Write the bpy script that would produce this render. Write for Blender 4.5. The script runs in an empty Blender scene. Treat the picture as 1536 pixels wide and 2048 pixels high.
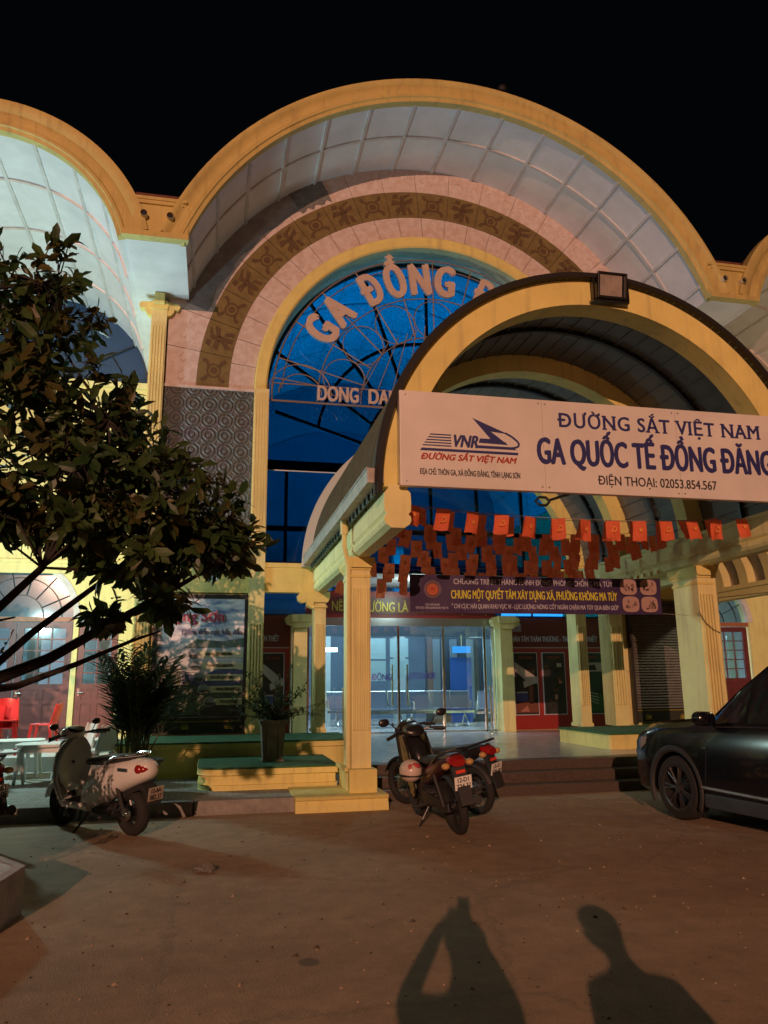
import bpy, bmesh, math, random
from mathutils import Vector, Matrix, noise
R = math.radians
PI = math.pi
random.seed(7)
sc = bpy.context.scene
COL = sc.collection

# ---------------------------------------------------------------- camera
cam_d = bpy.data.cameras.new('camera')
cam = bpy.data.objects.new('camera', cam_d); COL.objects.link(cam)
cam_d.sensor_fit = 'VERTICAL'; cam_d.sensor_height = 24.0; cam_d.lens = 24.0 * 1550 / 2048
cam_d.clip_start = 0.02; cam_d.clip_end = 400
def cam_matrix(p, r, yw):
    cp, sp, cw, sw = math.cos(p), math.sin(p), math.cos(yw), math.sin(yw)
    f = Vector((sw * cp, cw * cp, sp)); rt = Vector((cw, -sw, 0)); up = rt.cross(f)
    rr = math.cos(r) * rt + math.sin(r) * up; uu = -math.sin(r) * rt + math.cos(r) * up
    m = Matrix((rr, uu, -f)).transposed().to_4x4(); m.translation = (0, 0, 1.5); return m
cam.matrix_world = cam_matrix(R(12.436), R(-0.542), R(12.357))
sc.camera = cam

# ---------------------------------------------------------------- night sky
w = bpy.data.worlds.new('World'); sc.world = w; w.use_nodes = True
wn = w.node_tree.nodes; wn.clear()
bg = wn.new('ShaderNodeBackground'); out = wn.new('ShaderNodeOutputWorld')
bg.inputs[0].default_value = (0.55, 0.75, 1.0, 1); bg.inputs[1].default_value = 0.0016
w.node_tree.links.new(bg.outputs[0], out.inputs[0])
sc.view_settings.view_transform = 'Standard'; sc.view_settings.look = 'None'
sc.view_settings.exposure = 0; sc.view_settings.gamma = 1

# ---------------------------------------------------------------- lamps of the place
def lamp(name, loc, power, color, radius=.15, kind='POINT', rot=(0, 0, 0), size=(1, 1), spot=None):
    d = bpy.data.lights.new(name, kind); d.energy = power; d.color = color
    if kind == 'AREA':
        d.shape = 'RECTANGLE'; d.size, d.size_y = size
    else: d.shadow_soft_size = radius
    if spot: d.spot_size = spot; d.spot_blend = .4
    o = bpy.data.objects.new(name, d); COL.objects.link(o); o.location = loc; o.rotation_euler = rot
    return o
lamp('sodium_street_lamp_light', (-12.5, -40, 12.5), 69500, (1.0, .505, .315), .13)
lamp('left_bay_flood_light', (-4.9, 12.45, 3.5), 640, (.62, .95, 1.0), .18, 'SPOT', tuple(Vector((5, -.3, 4)).to_track_quat('-Z', 'Y').to_euler()), spot=R(132))
lamp('left_door_lamp_light', (-4.4, 14.2, 3.1), 520, (.66, 1.0, .93), .15)
lamp('vestibule_lamp_light', (4.2, 15.9, 3.45), 32, (.75, 1.0, .9), .15)
lamp('porch_lamp_light', (3.4, 13.4, 4.6), 48, (.75, 1.0, .85), .15)
lamp('hall_ceiling_light', (4.2, 20.0, 5.52), 640, (.80, .94, 1.0), kind='AREA', size=(6, 4))
lamp('hall_uplight', (4.2, 19.0, 5.4), 780, (.62, .85, 1.0), kind='AREA', size=(6, 3), rot=(PI, 0, 0))
lamp('left_room_light', (-4.0, 20.0, 3.3), 60, (.80, .93, 1.0), kind='AREA', size=(3, 1))
lamp('right_room_light', (12.6, 20.0, 3.3), 170, (.72, .92, 1.0), kind='AREA', size=(3, 1))
lamp('right_bay_lamp_light', (12.2, 12.6, 4.6), 150, (1.0, .86, .55), .15)

# ---------------------------------------------------------------- materials
MAT = {}
def mat(name, col, rough=.6, metal=0, var=0, scale=6, bump=0, bscale=40, spec=.5, col2=None, emit=None, es=0, coat=0, detail=6, thresh=None):
    if name in MAT: return MAT[name]
    m = bpy.data.materials.new(name); m.use_nodes = True; nt = m.node_tree; b = nt.nodes['Principled BSDF']
    b.inputs['Base Color'].default_value = (*col, 1); b.inputs['Roughness'].default_value = rough
    b.inputs['Metallic'].default_value = metal; b.inputs['Specular IOR Level'].default_value = spec
    b.inputs['Coat Weight'].default_value = coat
    if emit: b.inputs['Emission Color'].default_value = (*emit, 1); b.inputs['Emission Strength'].default_value = es
    tc = nt.nodes.new('ShaderNodeTexCoord')
    if var or col2:
        n = nt.nodes.new('ShaderNodeTexNoise'); n.inputs['Scale'].default_value = scale; n.inputs['Detail'].default_value = detail
        n.inputs['Roughness'].default_value = .65
        nt.links.new(tc.outputs['Object'], n.inputs['Vector'])
        rp = nt.nodes.new('ShaderNodeValToRGB')
        c2 = col2 or tuple(c * (1 - var) for c in col); c1 = col if col2 else tuple(min(1, c * (1 + var * .5)) for c in col)
        lo, hi = thresh or (.32, .68)
        rp.color_ramp.elements[0].position = lo; rp.color_ramp.elements[0].color = (*c2, 1)
        rp.color_ramp.elements[1].position = hi; rp.color_ramp.elements[1].color = (*c1, 1)
        nt.links.new(n.outputs['Fac'], rp.inputs[0]); nt.links.new(rp.outputs[0], b.inputs['Base Color'])
    if bump:
        n2 = nt.nodes.new('ShaderNodeTexNoise'); n2.inputs['Scale'].default_value = bscale; n2.inputs['Detail'].default_value = 5
        nt.links.new(tc.outputs['Object'], n2.inputs['Vector'])
        bp = nt.nodes.new('ShaderNodeBump'); bp.inputs['Strength'].default_value = bump; bp.inputs['Distance'].default_value = .02
        nt.links.new(n2.outputs['Fac'], bp.inputs['Height']); nt.links.new(bp.outputs[0], b.inputs['Normal'])
    MAT[name] = m; return m
def nd(m): return m.node_tree.nodes, m.node_tree.links, m.node_tree.nodes['Principled BSDF']

def plaster(name, col, grime=(.30, .25, .14)):
    # painted render with rain streaks, patchy repainting, specks and hairlines
    m = mat(name, col, .72); n, l, b = m.node_tree.nodes, m.node_tree.links, m.node_tree.nodes['Principled BSDF']
    tc = n.new('ShaderNodeTexCoord')
    def nz(scale, det, vec=None, sc_=None):
        src = tc.outputs['Object']
        if sc_: mp = n.new('ShaderNodeMapping'); mp.inputs['Scale'].default_value = sc_; l.new(src, mp.inputs[0]); src = mp.outputs[0]
        q = n.new('ShaderNodeTexNoise'); q.inputs['Scale'].default_value = scale; q.inputs['Detail'].default_value = det; q.inputs['Roughness'].default_value = .65; l.new(src, q.inputs['Vector']); return q.outputs['Fac']
    def ramp(f, a, b_, ca, cb):
        r = n.new('ShaderNodeValToRGB'); r.color_ramp.elements[0].position = a; r.color_ramp.elements[1].position = b_
        r.color_ramp.elements[0].color = (*ca, 1); r.color_ramp.elements[1].color = (*cb, 1); l.new(f, r.inputs[0]); return r.outputs[0]
    def mx(f, a, b_, mode='MIX'):
        q = n.new('ShaderNodeMix'); q.data_type = 'RGBA'; q.blend_type = mode
        if isinstance(f, float): q.inputs[0].default_value = f
        else: l.new(f, q.inputs[0])
        l.new(a, q.inputs[6])
        if isinstance(b_, tuple): q.inputs[7].default_value = (*b_, 1)
        else: l.new(b_, q.inputs[7])
        return q.outputs[2]
    c = ramp(nz(1.7, 6), .3, .7, tuple(v * .86 for v in col), tuple(min(.85, v * 1.06) for v in col))
    c = mx(ramp(nz(1.0, 6, sc_=(7, 7, .55)), .52, .78, (0, 0, 0), (.5, .5, .5)), c, grime)
    c = mx(ramp(nz(26, 3), .70, .76, (0, 0, 0), (.5, .5, .5)), c, tuple(v * .5 for v in grime))
    c = mx(ramp(nz(3.2, 8), .60, .68, (0, 0, 0), (.28, .28, .28)), c, tuple(v * .75 for v in col))
    l.new(c, b.inputs['Base Color'])
    bp = n.new('ShaderNodeBump'); bp.inputs['Strength'].default_value = .22; bp.inputs['Distance'].default_value = .015; l.new(nz(22, 6), bp.inputs['Height']); l.new(bp.outputs[0], b.inputs['Normal'])
    return m
ochre = plaster('ochre_paint', (.62, .51, .19), (.20, .14, .07))
yellow = plaster('yellow_paint', (.80, .69, .24))
cream = plaster('cream_paint', (.82, .74, .34))
white_paint = mat('white_plaster', (.76, .76, .82), .75, var=.14, scale=1.3, bump=.12, bscale=12)
pink_tile = mat('pink_tile', (.64, .55, .53), .75, col2=(.56, .44, .40), scale=7, thresh=(.42, .58))
grout = mat('tile_grout', (.52, .43, .36), .8)
mortar = mat('bare_mortar', (.33, .32, .32), .9, var=.35, scale=3, bump=.4, bscale=25)
brown_tile = mat('brown_tile', (.21, .155, .05), .7, col2=(.13, .09, .028), scale=6)
motif = mat('tile_motif', (.105, .058, .022), .7, var=.3, scale=9)
rib_grey = mat('soffit_rib', (.66, .64, .66), .7, var=.2, scale=3)
rib_pink = mat('soffit_rib_pink', (.74, .60, .58), .7, var=.2, scale=3)
grille_m = mat('grille_metal', (.23, .18, .16), .5, .2)
mull = mat('dark_mullion', (.02, .025, .03), .45, .3)
letter_m = mat('letter_metal', (.58, .46, .40), .5, var=.12, scale=5)
sign_w = mat('sign_white', (.74, .70, .67), .4, var=.12, scale=1.1, bump=.12, bscale=2.2)
navy = mat('navy_letter', (.03, .035, .16), .5)
redt = mat('red_letter', (.40, .045, .03), .5)
black_t = mat('black_letter', (.03, .028, .035), .6)
greenroof = mat('roof_green', (.07, .10, .075), .65, var=.25, scale=4)
liner = mat('roof_liner', (.16, .16, .165), .6, var=.2, scale=4)
rubber = mat('black_rubber', (.009, .008, .007), .7, var=.3, scale=20)
gutter_m = mat('gutter_metal', (.42, .40, .36), .5, .4, var=.3, scale=6)
flag_m = mat('flag_red', (.86, .16, .06), .7, var=.15, scale=10)
flag_y = mat('flag_emblem', (.85, .30, .07), .7)
cord_m = mat('cord', (.25, .22, .2), .8)
purple = mat('banner_purple', (.050, .028, .10), .5, var=.25, scale=4, bump=.2, bscale=5)
byellow = mat('banner_yellow', (.66, .62, .05), .55)
bwhite = mat('banner_white', (.52, .52, .62), .55)
redpanel = mat('red_panel', (.34, .03, .028), .35, var=.1, scale=2)
darkred = mat('dark_red_panel', (.15, .022, .022), .35, var=.1, scale=2)
gold = mat('gold_letter', (.45, .33, .06), .4, .4)
carpet = mat('green_carpet', (.035, .13, .06), .95, var=.35, scale=5, bump=.4, bscale=160)
maroon = mat('maroon_wood', (.15, .035, .04), .45, var=.3, scale=8)
chrome = mat('chrome', (.8, .82, .84), .15, 1)
steel = mat('brushed_steel', (.55, .57, .6), .3, 1)
blackframe = mat('black_frame', (.03, .028, .03), .4)
step_m = mat('dark_granite', (.10, .075, .06), .35, var=.4, scale=30, detail=10)
terracotta = mat('roof_tile', (.16, .06, .04), .8, var=.3, scale=12)
pipe_w = mat('pipe_plastic', (.66, .62, .5), .5)
leaf_m = mat('leaf_green', (.066, .105, .028), .45, col2=(.024, .056, .018), scale=2.2, thresh=(.4, .6))
leaf_b = mat('leaf_bright', (.10, .088, .024), .45, col2=(.055, .06, .018), scale=4)
leaf_s = mat('shrub_leaf', (.05, .09, .03), .5, var=.4, scale=9)
palm_m = mat('palm_leaf', (.038, .066, .026), .5, var=.4, scale=9)
bark = mat('bark', (.026, .021, .018), .9, var=.4, scale=14, bump=.6, bscale=30)
potdark = mat('pot_dark', (.05, .05, .05), .55, var=.3, scale=9)
potstone = mat('pot_stone', (.17, .16, .13), .7, var=.35, scale=8, bump=.3, bscale=30)
white_plastic = mat('white_plastic', (.72, .75, .74), .35)
red_plastic = mat('red_plastic', (.62, .02, .02), .32)
sc_white = mat('scooter_white', (.74, .72, .70), .22, coat=.6)
sc_grey = mat('scooter_inner_grey', (.56, .55, .53), .35, var=.08, scale=4)
bk_black = mat('bike_black', (.016, .015, .016), .3, coat=.3)
bk_plast = mat('bike_plastic', (.025, .024, .025), .6)
bk_red = mat('bike_red', (.055, .008, .012), .3, coat=.3)
tyre_m = mat('tyre', (.02, .019, .018), .85, bump=.3, bscale=60)
tail_m = mat('tail_lens', (.30, .012, .012), .15, coat=.5)
amber = mat('amber_lens', (.55, .30, .10), .2, coat=.5)
reflector = mat('red_reflector', (.75, .07, .04), .2)
plate_m = mat('plate_white', (.85, .84, .78), .45)
plate_d = mat('plate_dusty', (.42, .34, .27), .6, var=.3, scale=30)
engine_m = mat('engine_metal', (.06, .06, .065), .55, .5, var=.3, scale=30)
car_m = mat('car_paint', (.006, .0065, .009), .16, coat=.25, spec=.3)
car_glass = mat('car_glass', (.012, .013, .014), .06, spec=.6)
car_plast = mat('car_trim', (.03, .028, .027), .6)
rim_m = mat('dark_rim', (.11, .10, .10), .35, .8)
skin_m = mat('skin', (.45, .28, .2), .6)
cloth_m = mat('dark_cloth', (.04, .045, .06), .9)
hair_m = mat('hair', (.012, .01, .009), .6)
lens_glass = mat('lamp_lens', (.34, .30, .27), .12, var=.3, scale=5)
hallwall = mat('hall_wall', (.13, .19, .27), .7, var=.2, scale=1)
hallceil = mat('hall_ceiling', (.62, .68, .72), .8)
halldark = mat('hall_dark_wall', (.06, .085, .12), .7)
cyan_tube = mat('cyan_tube', (.1, .4, .7), .4, emit=(.02, .32, .95), es=1.3)
white_tube = mat('white_tube', (.8, .9, 1), .4, emit=(.7, .9, 1), es=9)
sign_blue = mat('lit_sign_blue', (.05, .2, .5), .4, emit=(.03, .35, .9), es=.9)
warm_bulb = mat('warm_bulb', (.8, .6, .2), .4, emit=(1, .55, .08), es=6)

for lm_ in (leaf_m, leaf_b, leaf_s, palm_m, flag_m):
    n, l, b = nd(lm_); o_ = [x for x in n if x.type == 'OUTPUT_MATERIAL'][0]; tr = n.new('ShaderNodeBsdfTranslucent'); mx_ = n.new('ShaderNodeMixShader'); mx_.inputs[0].default_value = .28
    src = b.inputs['Base Color'].links[0].from_socket; l.new(src, tr.inputs['Color']); l.new(b.outputs[0], mx_.inputs[1]); l.new(tr.outputs[0], mx_.inputs[2]); l.new(mx_.outputs[0], o_.inputs['Surface'])
# concrete yard with wear, patches, cracks of dust
ground_m = mat('yard_concrete', (.46, .41, .35), .88)
n, l, b = nd(ground_m)
tc = n.new('ShaderNodeTexCoord')
def noise_node(scale, det=6, rough=.6, vec=None):
    q = n.new('ShaderNodeTexNoise'); q.inputs['Scale'].default_value = scale; q.inputs['Detail'].default_value = det
    q.inputs['Roughness'].default_value = rough; l.new(vec or tc.outputs['Object'], q.inputs['Vector']); return q
mp = n.new('ShaderNodeMapping'); mp.inputs['Scale'].default_value = (.35, 1.3, 1); l.new(tc.outputs['Object'], mp.inputs[0])
n1 = noise_node(.9, 8, .6, mp.outputs[0]); n2 = noise_node(5, 8, .7); n3 = noise_node(90, 3, .6); n4 = noise_node(2.6, 4, .5)
r1 = n.new('ShaderNodeValToRGB'); r1.color_ramp.elements[0].position = .33; r1.color_ramp.elements[1].position = .68
r1.color_ramp.elements[0].color = (.40, .265, .165, 1); r1.color_ramp.elements[1].color = (.52, .36, .235, 1)
l.new(n1.outputs['Fac'], r1.inputs[0])
def mixc(fac, a, bb, mode='MULTIPLY', f=None):
    q = n.new('ShaderNodeMix'); q.data_type = 'RGBA'; q.blend_type = mode
    if f is not None: q.inputs[0].default_value = f
    else: l.new(fac, q.inputs[0])
    l.new(a, q.inputs[6]); 
    if isinstance(bb, tuple): q.inputs[7].default_value = bb
    else: l.new(bb, q.inputs[7])
    return q.outputs[2]
r2 = n.new('ShaderNodeValToRGB'); r2.color_ramp.elements[0].position = .25; r2.color_ramp.elements[1].position = .75
r2.color_ramp.elements[0].color = (.62, .6, .58, 1); r2.color_ramp.elements[1].color = (1.08, 1.08, 1.08, 1)
l.new(n2.outputs['Fac'], r2.inputs[0])
c = mixc(None, r1.outputs[0], r2.outputs[0], f=.9)
r3 = n.new('ShaderNodeValToRGB'); r3.color_ramp.elements[0].position = .30; r3.color_ramp.elements[1].position = .55
r3.color_ramp.elements[0].color = (.55, .53, .5, 1); r3.color_ramp.elements[1].color = (1, 1, 1, 1)
l.new(n3.outputs['Fac'], r3.inputs[0]); c = mixc(None, c, r3.outputs[0], f=.55)
r4 = n.new('ShaderNodeValToRGB'); r4.color_ramp.elements[0].position = .69; r4.color_ramp.elements[1].position = .74
r4.color_ramp.elements[0].color = (0, 0, 0, 1); r4.color_ramp.elements[1].color = (.75, .75, .75, 1)
l.new(n4.outputs['Fac'], r4.inputs[0]); c = mixc(r4.outputs[0], c, (.16, .13, .11, 1), 'MIX')
vor = n.new('ShaderNodeTexVoronoi'); vor.feature = 'DISTANCE_TO_EDGE'; vor.inputs['Scale'].default_value = .42
dmp = n.new('ShaderNodeVectorMath'); dmp.operation = 'ADD'; l.new(tc.outputs['Object'], dmp.inputs[0]); sc2 = n.new('ShaderNodeVectorMath'); sc2.operation = 'SCALE'; sc2.inputs['Scale'].default_value = .35; l.new(n2.outputs['Color'], sc2.inputs[0]); l.new(sc2.outputs[0], dmp.inputs[1]); l.new(dmp.outputs[0], vor.inputs['Vector'])
r5 = n.new('ShaderNodeValToRGB'); r5.color_ramp.elements[0].position = .0; r5.color_ramp.elements[1].position = .010
r5.color_ramp.elements[0].color = (.38, .38, .38, 1); r5.color_ramp.elements[1].color = (0, 0, 0, 1); l.new(vor.outputs['Distance'], r5.inputs[0]); c = mixc(r5.outputs[0], c, (.13, .10, .08, 1), 'MIX')
n6 = noise_node(34, 2, .5); r6 = n.new('ShaderNodeValToRGB'); r6.color_ramp.elements[0].position = .70; r6.color_ramp.elements[1].position = .73
r6.color_ramp.elements[0].color = (0, 0, 0, 1); r6.color_ramp.elements[1].color = (.7, .7, .7, 1); l.new(n6.outputs['Fac'], r6.inputs[0]); c = mixc(r6.outputs[0], c, (.15, .11, .085, 1), 'MIX')
n7 = noise_node(48, 2, .5); r7 = n.new('ShaderNodeValToRGB'); r7.color_ramp.elements[0].position = .73; r7.color_ramp.elements[1].position = .75
r7.color_ramp.elements[0].color = (0, 0, 0, 1); r7.color_ramp.elements[1].color = (.3, .3, .3, 1); l.new(n7.outputs['Fac'], r7.inputs[0]); c = mixc(r7.outputs[0], c, (.62, .5, .38, 1), 'MIX')
# the small oval oil patch of the photograph
oval = n.new('ShaderNodeVectorMath'); oval.operation = 'SUBTRACT'; l.new(tc.outputs['Object'], oval.inputs[0]); oval.inputs[1].default_value = (.58, 4.69, 0)
ovs = n.new('ShaderNodeVectorMath'); ovs.operation = 'MULTIPLY'; l.new(oval.outputs[0], ovs.inputs[0]); ovs.inputs[1].default_value = (1, .85, 0)
ovl = n.new('ShaderNodeVectorMath'); ovl.operation = 'LENGTH'; l.new(ovs.outputs[0], ovl.inputs[0])
r8 = n.new('ShaderNodeValToRGB'); r8.color_ramp.elements[0].position = .048; r8.color_ramp.elements[1].position = .066
r8.color_ramp.elements[0].color = (.75, .75, .75, 1); r8.color_ramp.elements[1].color = (0, 0, 0, 1); l.new(ovl.outputs['Value'], r8.inputs[0]); c = mixc(r8.outputs[0], c, (.10, .08, .065, 1), 'MIX')
l.new(c, b.inputs['Base Color'])
bp = n.new('ShaderNodeBump'); bp.inputs['Strength'].default_value = .5; bp.inputs['Distance'].default_value = .012
ad = n.new('ShaderNodeMath'); ad.operation = 'ADD'; l.new(n2.outputs['Fac'], ad.inputs[0]); l.new(n3.outputs['Fac'], ad.inputs[1])
l.new(ad.outputs[0], bp.inputs['Height']); l.new(bp.outputs[0], b.inputs['Normal'])

# paving of the sidewalk: worn slabs
pave_m = mat('paving_slabs', (.30, .29, .27), .85)
n, l, b = nd(pave_m); tc = n.new('ShaderNodeTexCoord')
br = n.new('ShaderNodeTexBrick'); br.inputs['Scale'].default_value = 3.2; br.inputs['Mortar Size'].default_value = .012
br.inputs['Color1'].default_value = (.34, .33, .31, 1); br.inputs['Color2'].default_value = (.24, .235, .22, 1); br.inputs['Mortar'].default_value = (.09, .09, .085, 1)
l.new(tc.outputs['Object'], br.inputs['Vector']); nn = noise_node(7, 7, .7)
c = mixc(None, br.outputs['Color'], nn.outputs['Color'], 'OVERLAY', f=.45); l.new(c, b.inputs['Base Color'])

# polished floor tiles
floor_m = mat('polished_floor', (.40, .38, .36), .12, spec=.6)
n, l, b = nd(floor_m); tc = n.new('ShaderNodeTexCoord')
br = n.new('ShaderNodeTexBrick'); br.offset = 0; br.inputs['Scale'].default_value = 1.25; br.inputs['Mortar Size'].default_value = .004
br.inputs['Brick Width'].default_value = .5; br.inputs['Row Height'].default_value = .5
br.inputs['Color1'].default_value = (.42, .40, .38, 1); br.inputs['Color2'].default_value = (.36, .345, .33, 1); br.inputs['Mortar'].default_value = (.14, .13, .12, 1)
l.new(tc.outputs['Object'], br.inputs['Vector']); nn = noise_node(4, 8, .7)
c = mixc(None, br.outputs['Color'], nn.outputs['Color'], 'OVERLAY', f=.3); l.new(c, b.inputs['Base Color'])
rr = n.new('ShaderNodeMapRange'); rr.inputs[3].default_value = .10; rr.inputs[4].default_value = .34
l.new(nn.outputs['Fac'], rr.inputs[0]); l.new(rr.outputs[0], b.inputs['Roughness'])

# patterned dark relief tiles of the front wall
relief_m = mat('relief_tile', (.15, .145, .14), .5)
n, l, b = nd(relief_m); tc = n.new('ShaderNodeTexCoord')
def math_node(op, a, bb=None, clampv=False):
    q = n.new('ShaderNodeMath'); q.operation = op; q.use_clamp = clampv
    for i, v in enumerate((a, bb)):
        if v is None: continue
        if isinstance(v, (int, float)): q.inputs[i].default_value = v
        else: l.new(v, q.inputs[i])
    return q.outputs[0]
sx = n.new('ShaderNodeSeparateXYZ'); l.new(tc.outputs['Object'], sx.inputs[0])
S = .30
fx = math_node('SUBTRACT', math_node('FRACT', math_node('DIVIDE', math_node('ADD', sx.outputs[0], 40), S)), .5)
fz = math_node('SUBTRACT', math_node('FRACT', math_node('DIVIDE', math_node('ADD', sx.outputs[2], 40), S)), .5)
rad = math_node('SQRT', math_node('ADD', math_node('MULTIPLY', fx, fx), math_node('MULTIPLY', fz, fz)))
ring = math_node('SINE', math_node('MULTIPLY', rad, 26))
cross = math_node('SINE', math_node('MULTIPLY', math_node('MULTIPLY', fx, fz), 60))
edge = math_node('GREATER_THAN', math_node('MAXIMUM', math_node('ABSOLUTE', fx), math_node('ABSOLUTE', fz)), .45)
hgt = math_node('ADD', math_node('MULTIPLY', ring, .75), math_node('MULTIPLY', cross, .25))
rp = n.new('ShaderNodeValToRGB'); rp.color_ramp.elements[0].position = .35; rp.color_ramp.elements[1].position = .7
rp.color_ramp.elements[0].color = (.072, .074, .080, 1); rp.color_ramp.elements[1].color = (.130, .135, .145, 1)
l.new(math_node('ADD', math_node('MULTIPLY', hgt, .5), .5), rp.inputs[0])
c = mixc(edge, rp.outputs[0], (.12, .125, .135, 1), 'MIX'); nn = noise_node(2, 6, .7)
c = mixc(None, c, nn.outputs['Color'], 'OVERLAY', f=.4); l.new(c, b.inputs['Base Color'])
bp = n.new('ShaderNodeBump'); bp.inputs['Strength'].default_value = .8; bp.inputs['Distance'].default_value = .02
l.new(hgt, bp.inputs['Height']); l.new(bp.outputs[0], b.inputs['Normal'])

def glass(name, tint, gloss=.08, rough=.03, gcol=(1, 1, 1)):
    m = bpy.data.materials.new(name); m.use_nodes = True; nt = m.node_tree; nt.nodes.clear()
    o = nt.nodes.new('ShaderNodeOutputMaterial'); t = nt.nodes.new('ShaderNodeBsdfTransparent'); g = nt.nodes.new('ShaderNodeBsdfGlossy')
    mx = nt.nodes.new('ShaderNodeMixShader'); t.inputs[0].default_value = (*tint, 1); g.inputs['Color'].default_value = (*gcol, 1)
    g.inputs['Roughness'].default_value = rough; mx.inputs[0].default_value = gloss
    nt.links.new(t.outputs[0], mx.inputs[1]); nt.links.new(g.outputs[0], mx.inputs[2]); nt.links.new(mx.outputs[0], o.inputs[0])
    MAT[name] = m; return m
blue_glass = glass('blue_glass', (.003, .29, .47), .04, .06)
clear_glass = glass('clear_glass', (.80, .90, .95), .10, .02)
pale_glass = glass('pale_glass', (.75, .88, .95), .06, .1)

# ---------------------------------------------------------------- helpers
LOC = {}
def tag(o, label=None, cat=None, group=None, kind=None):
    if label: o['label'] = label
    if cat: o['category'] = cat
    if group: o['group'] = group
    if kind: o['kind'] = kind
    return o
def thing(name, label, cat, loc=(0, 0, 0), rz=0, group=None, lean=0):
    o = bpy.data.objects.new(name, None); COL.objects.link(o); o.location = loc; o.rotation_mode = 'ZXY' if False else 'XYZ'
    if lean:
        o.rotation_mode = 'QUATERNION'
        o.rotation_quaternion = (Matrix.Rotation(rz, 3, 'Z') @ Matrix.Rotation(lean, 3, 'X')).to_quaternion()
    else: o.rotation_euler = (0, 0, rz)
    o.empty_display_size = .2
    LOC[o.name] = Vector(loc); return tag(o, label, cat, group)
class MB:
    def __init__(s): s.v = []; s.f = []; s.m = []; s.cur = 0
    def add(s, vs, fs, mi=None):
        o = len(s.v); s.v += [tuple(p) for p in vs]
        for f in fs: s.f.append([i + o for i in f]); s.m.append(s.cur if mi is None else mi)
        return s
    def box(s, x0, x1, y0, y1, z0, z1, mi=None):
        return s.add([(x0, y0, z0), (x1, y0, z0), (x1, y1, z0), (x0, y1, z0), (x0, y0, z1), (x1, y0, z1), (x1, y1, z1), (x0, y1, z1)],
                     [(0, 3, 2, 1), (4, 5, 6, 7), (0, 1, 5, 4), (1, 2, 6, 5), (2, 3, 7, 6), (3, 0, 4, 7)], mi)
    def obox(s, M, sx, sy, sz, mi=None):
        c = [(-1, -1, -1), (1, -1, -1), (1, 1, -1), (-1, 1, -1), (-1, -1, 1), (1, -1, 1), (1, 1, 1), (-1, 1, 1)]
        return s.add([M @ Vector((a * sx / 2, b * sy / 2, c_ * sz / 2)) for a, b, c_ in c],
                     [(0, 3, 2, 1), (4, 5, 6, 7), (0, 1, 5, 4), (1, 2, 6, 5), (2, 3, 7, 6), (3, 0, 4, 7)], mi)
    def prism(s, poly, a0, a1, axis='Y', mi=None):
        k = len(poly)
        def P(u, v, a): return {'Y': (u, a, v), 'X': (a, u, v), 'Z': (u, v, a)}[axis]
        vs = [P(u, v, a0) for u, v in poly] + [P(u, v, a1) for u, v in poly]
        fs = [list(range(k)), list(range(2 * k - 1, k - 1, -1))] + [(i, (i + 1) % k, k + (i + 1) % k, k + i) for i in range(k)]
        return s.add(vs, fs, mi)
    def arc(s, cx, cz, r0, r1, y0, y1, a0=0, a1=180, n=48, mi=None, caps=True):
        vs = []; fs = []
        for i in range(n + 1):
            a = R(a0 + (a1 - a0) * i / n); c, d = math.cos(a), math.sin(a)
            q0 = r0(math.degrees(a)) if callable(r0) else r0; q1 = r1(math.degrees(a)) if callable(r1) else r1
            vs += [(cx + q0 * c, y0, cz + q0 * d), (cx + q1 * c, y0, cz + q1 * d), (cx + q1 * c, y1, cz + q1 * d), (cx + q0 * c, y1, cz + q0 * d)]
        for i in range(n):
            o = i * 4
            for j in range(4): fs.append((o + j, o + (j + 1) % 4, o + 4 + (j + 1) % 4, o + 4 + j))
        if caps: fs += [(0, 1, 2, 3), (n * 4, n * 4 + 3, n * 4 + 2, n * 4 + 1)]
        return s.add(vs, fs, mi)
    def arcprof(s, cx, cz, prof, a0, a1, n=64, mi=None):
        k = len(prof); vs = []; fs = []
        for i in range(n + 1):
            a = R(a0 + (a1 - a0) * i / n)
            vs += [(cx + r * math.cos(a), y, cz + r * math.sin(a)) for r, y in prof]
        for i in range(n):
            for j in range(k): fs.append((i * k + j, i * k + (j + 1) % k, (i + 1) * k + (j + 1) % k, (i + 1) * k + j))
        fs += [list(range(k)), list(range(n * k + k - 1, n * k - 1, -1))]
        return s.add(vs, fs, mi)
    def tube(s, pts, r, n=8, mi=None, cap=True):
        pts = [Vector(p) for p in pts]; rs = r if isinstance(r, (list, tuple)) else [r] * len(pts); vs = []; fs = []
        up = None
        for i, p in enumerate(pts):
            d = (pts[min(i + 1, len(pts) - 1)] - pts[max(i - 1, 0)]).normalized()
            if up is None:
                up = d.orthogonal().normalized()
            else:
                up = up - d * up.dot(d)
                up = up.normalized() if up.length > 1e-6 else d.orthogonal().normalized()
            w_ = d.cross(up)
            for j in range(n):
                a = 2 * PI * j / n; vs.append(p + rs[i] * (math.cos(a) * up + math.sin(a) * w_))
        for i in range(len(pts) - 1):
            for j in range(n): fs.append((i * n + j, i * n + (j + 1) % n, (i + 1) * n + (j + 1) % n, (i + 1) * n + j))
        if cap: fs += [list(range(n - 1, -1, -1)), list(range((len(pts) - 1) * n, len(pts) * n))]
        return s.add(vs, fs, mi)
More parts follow.
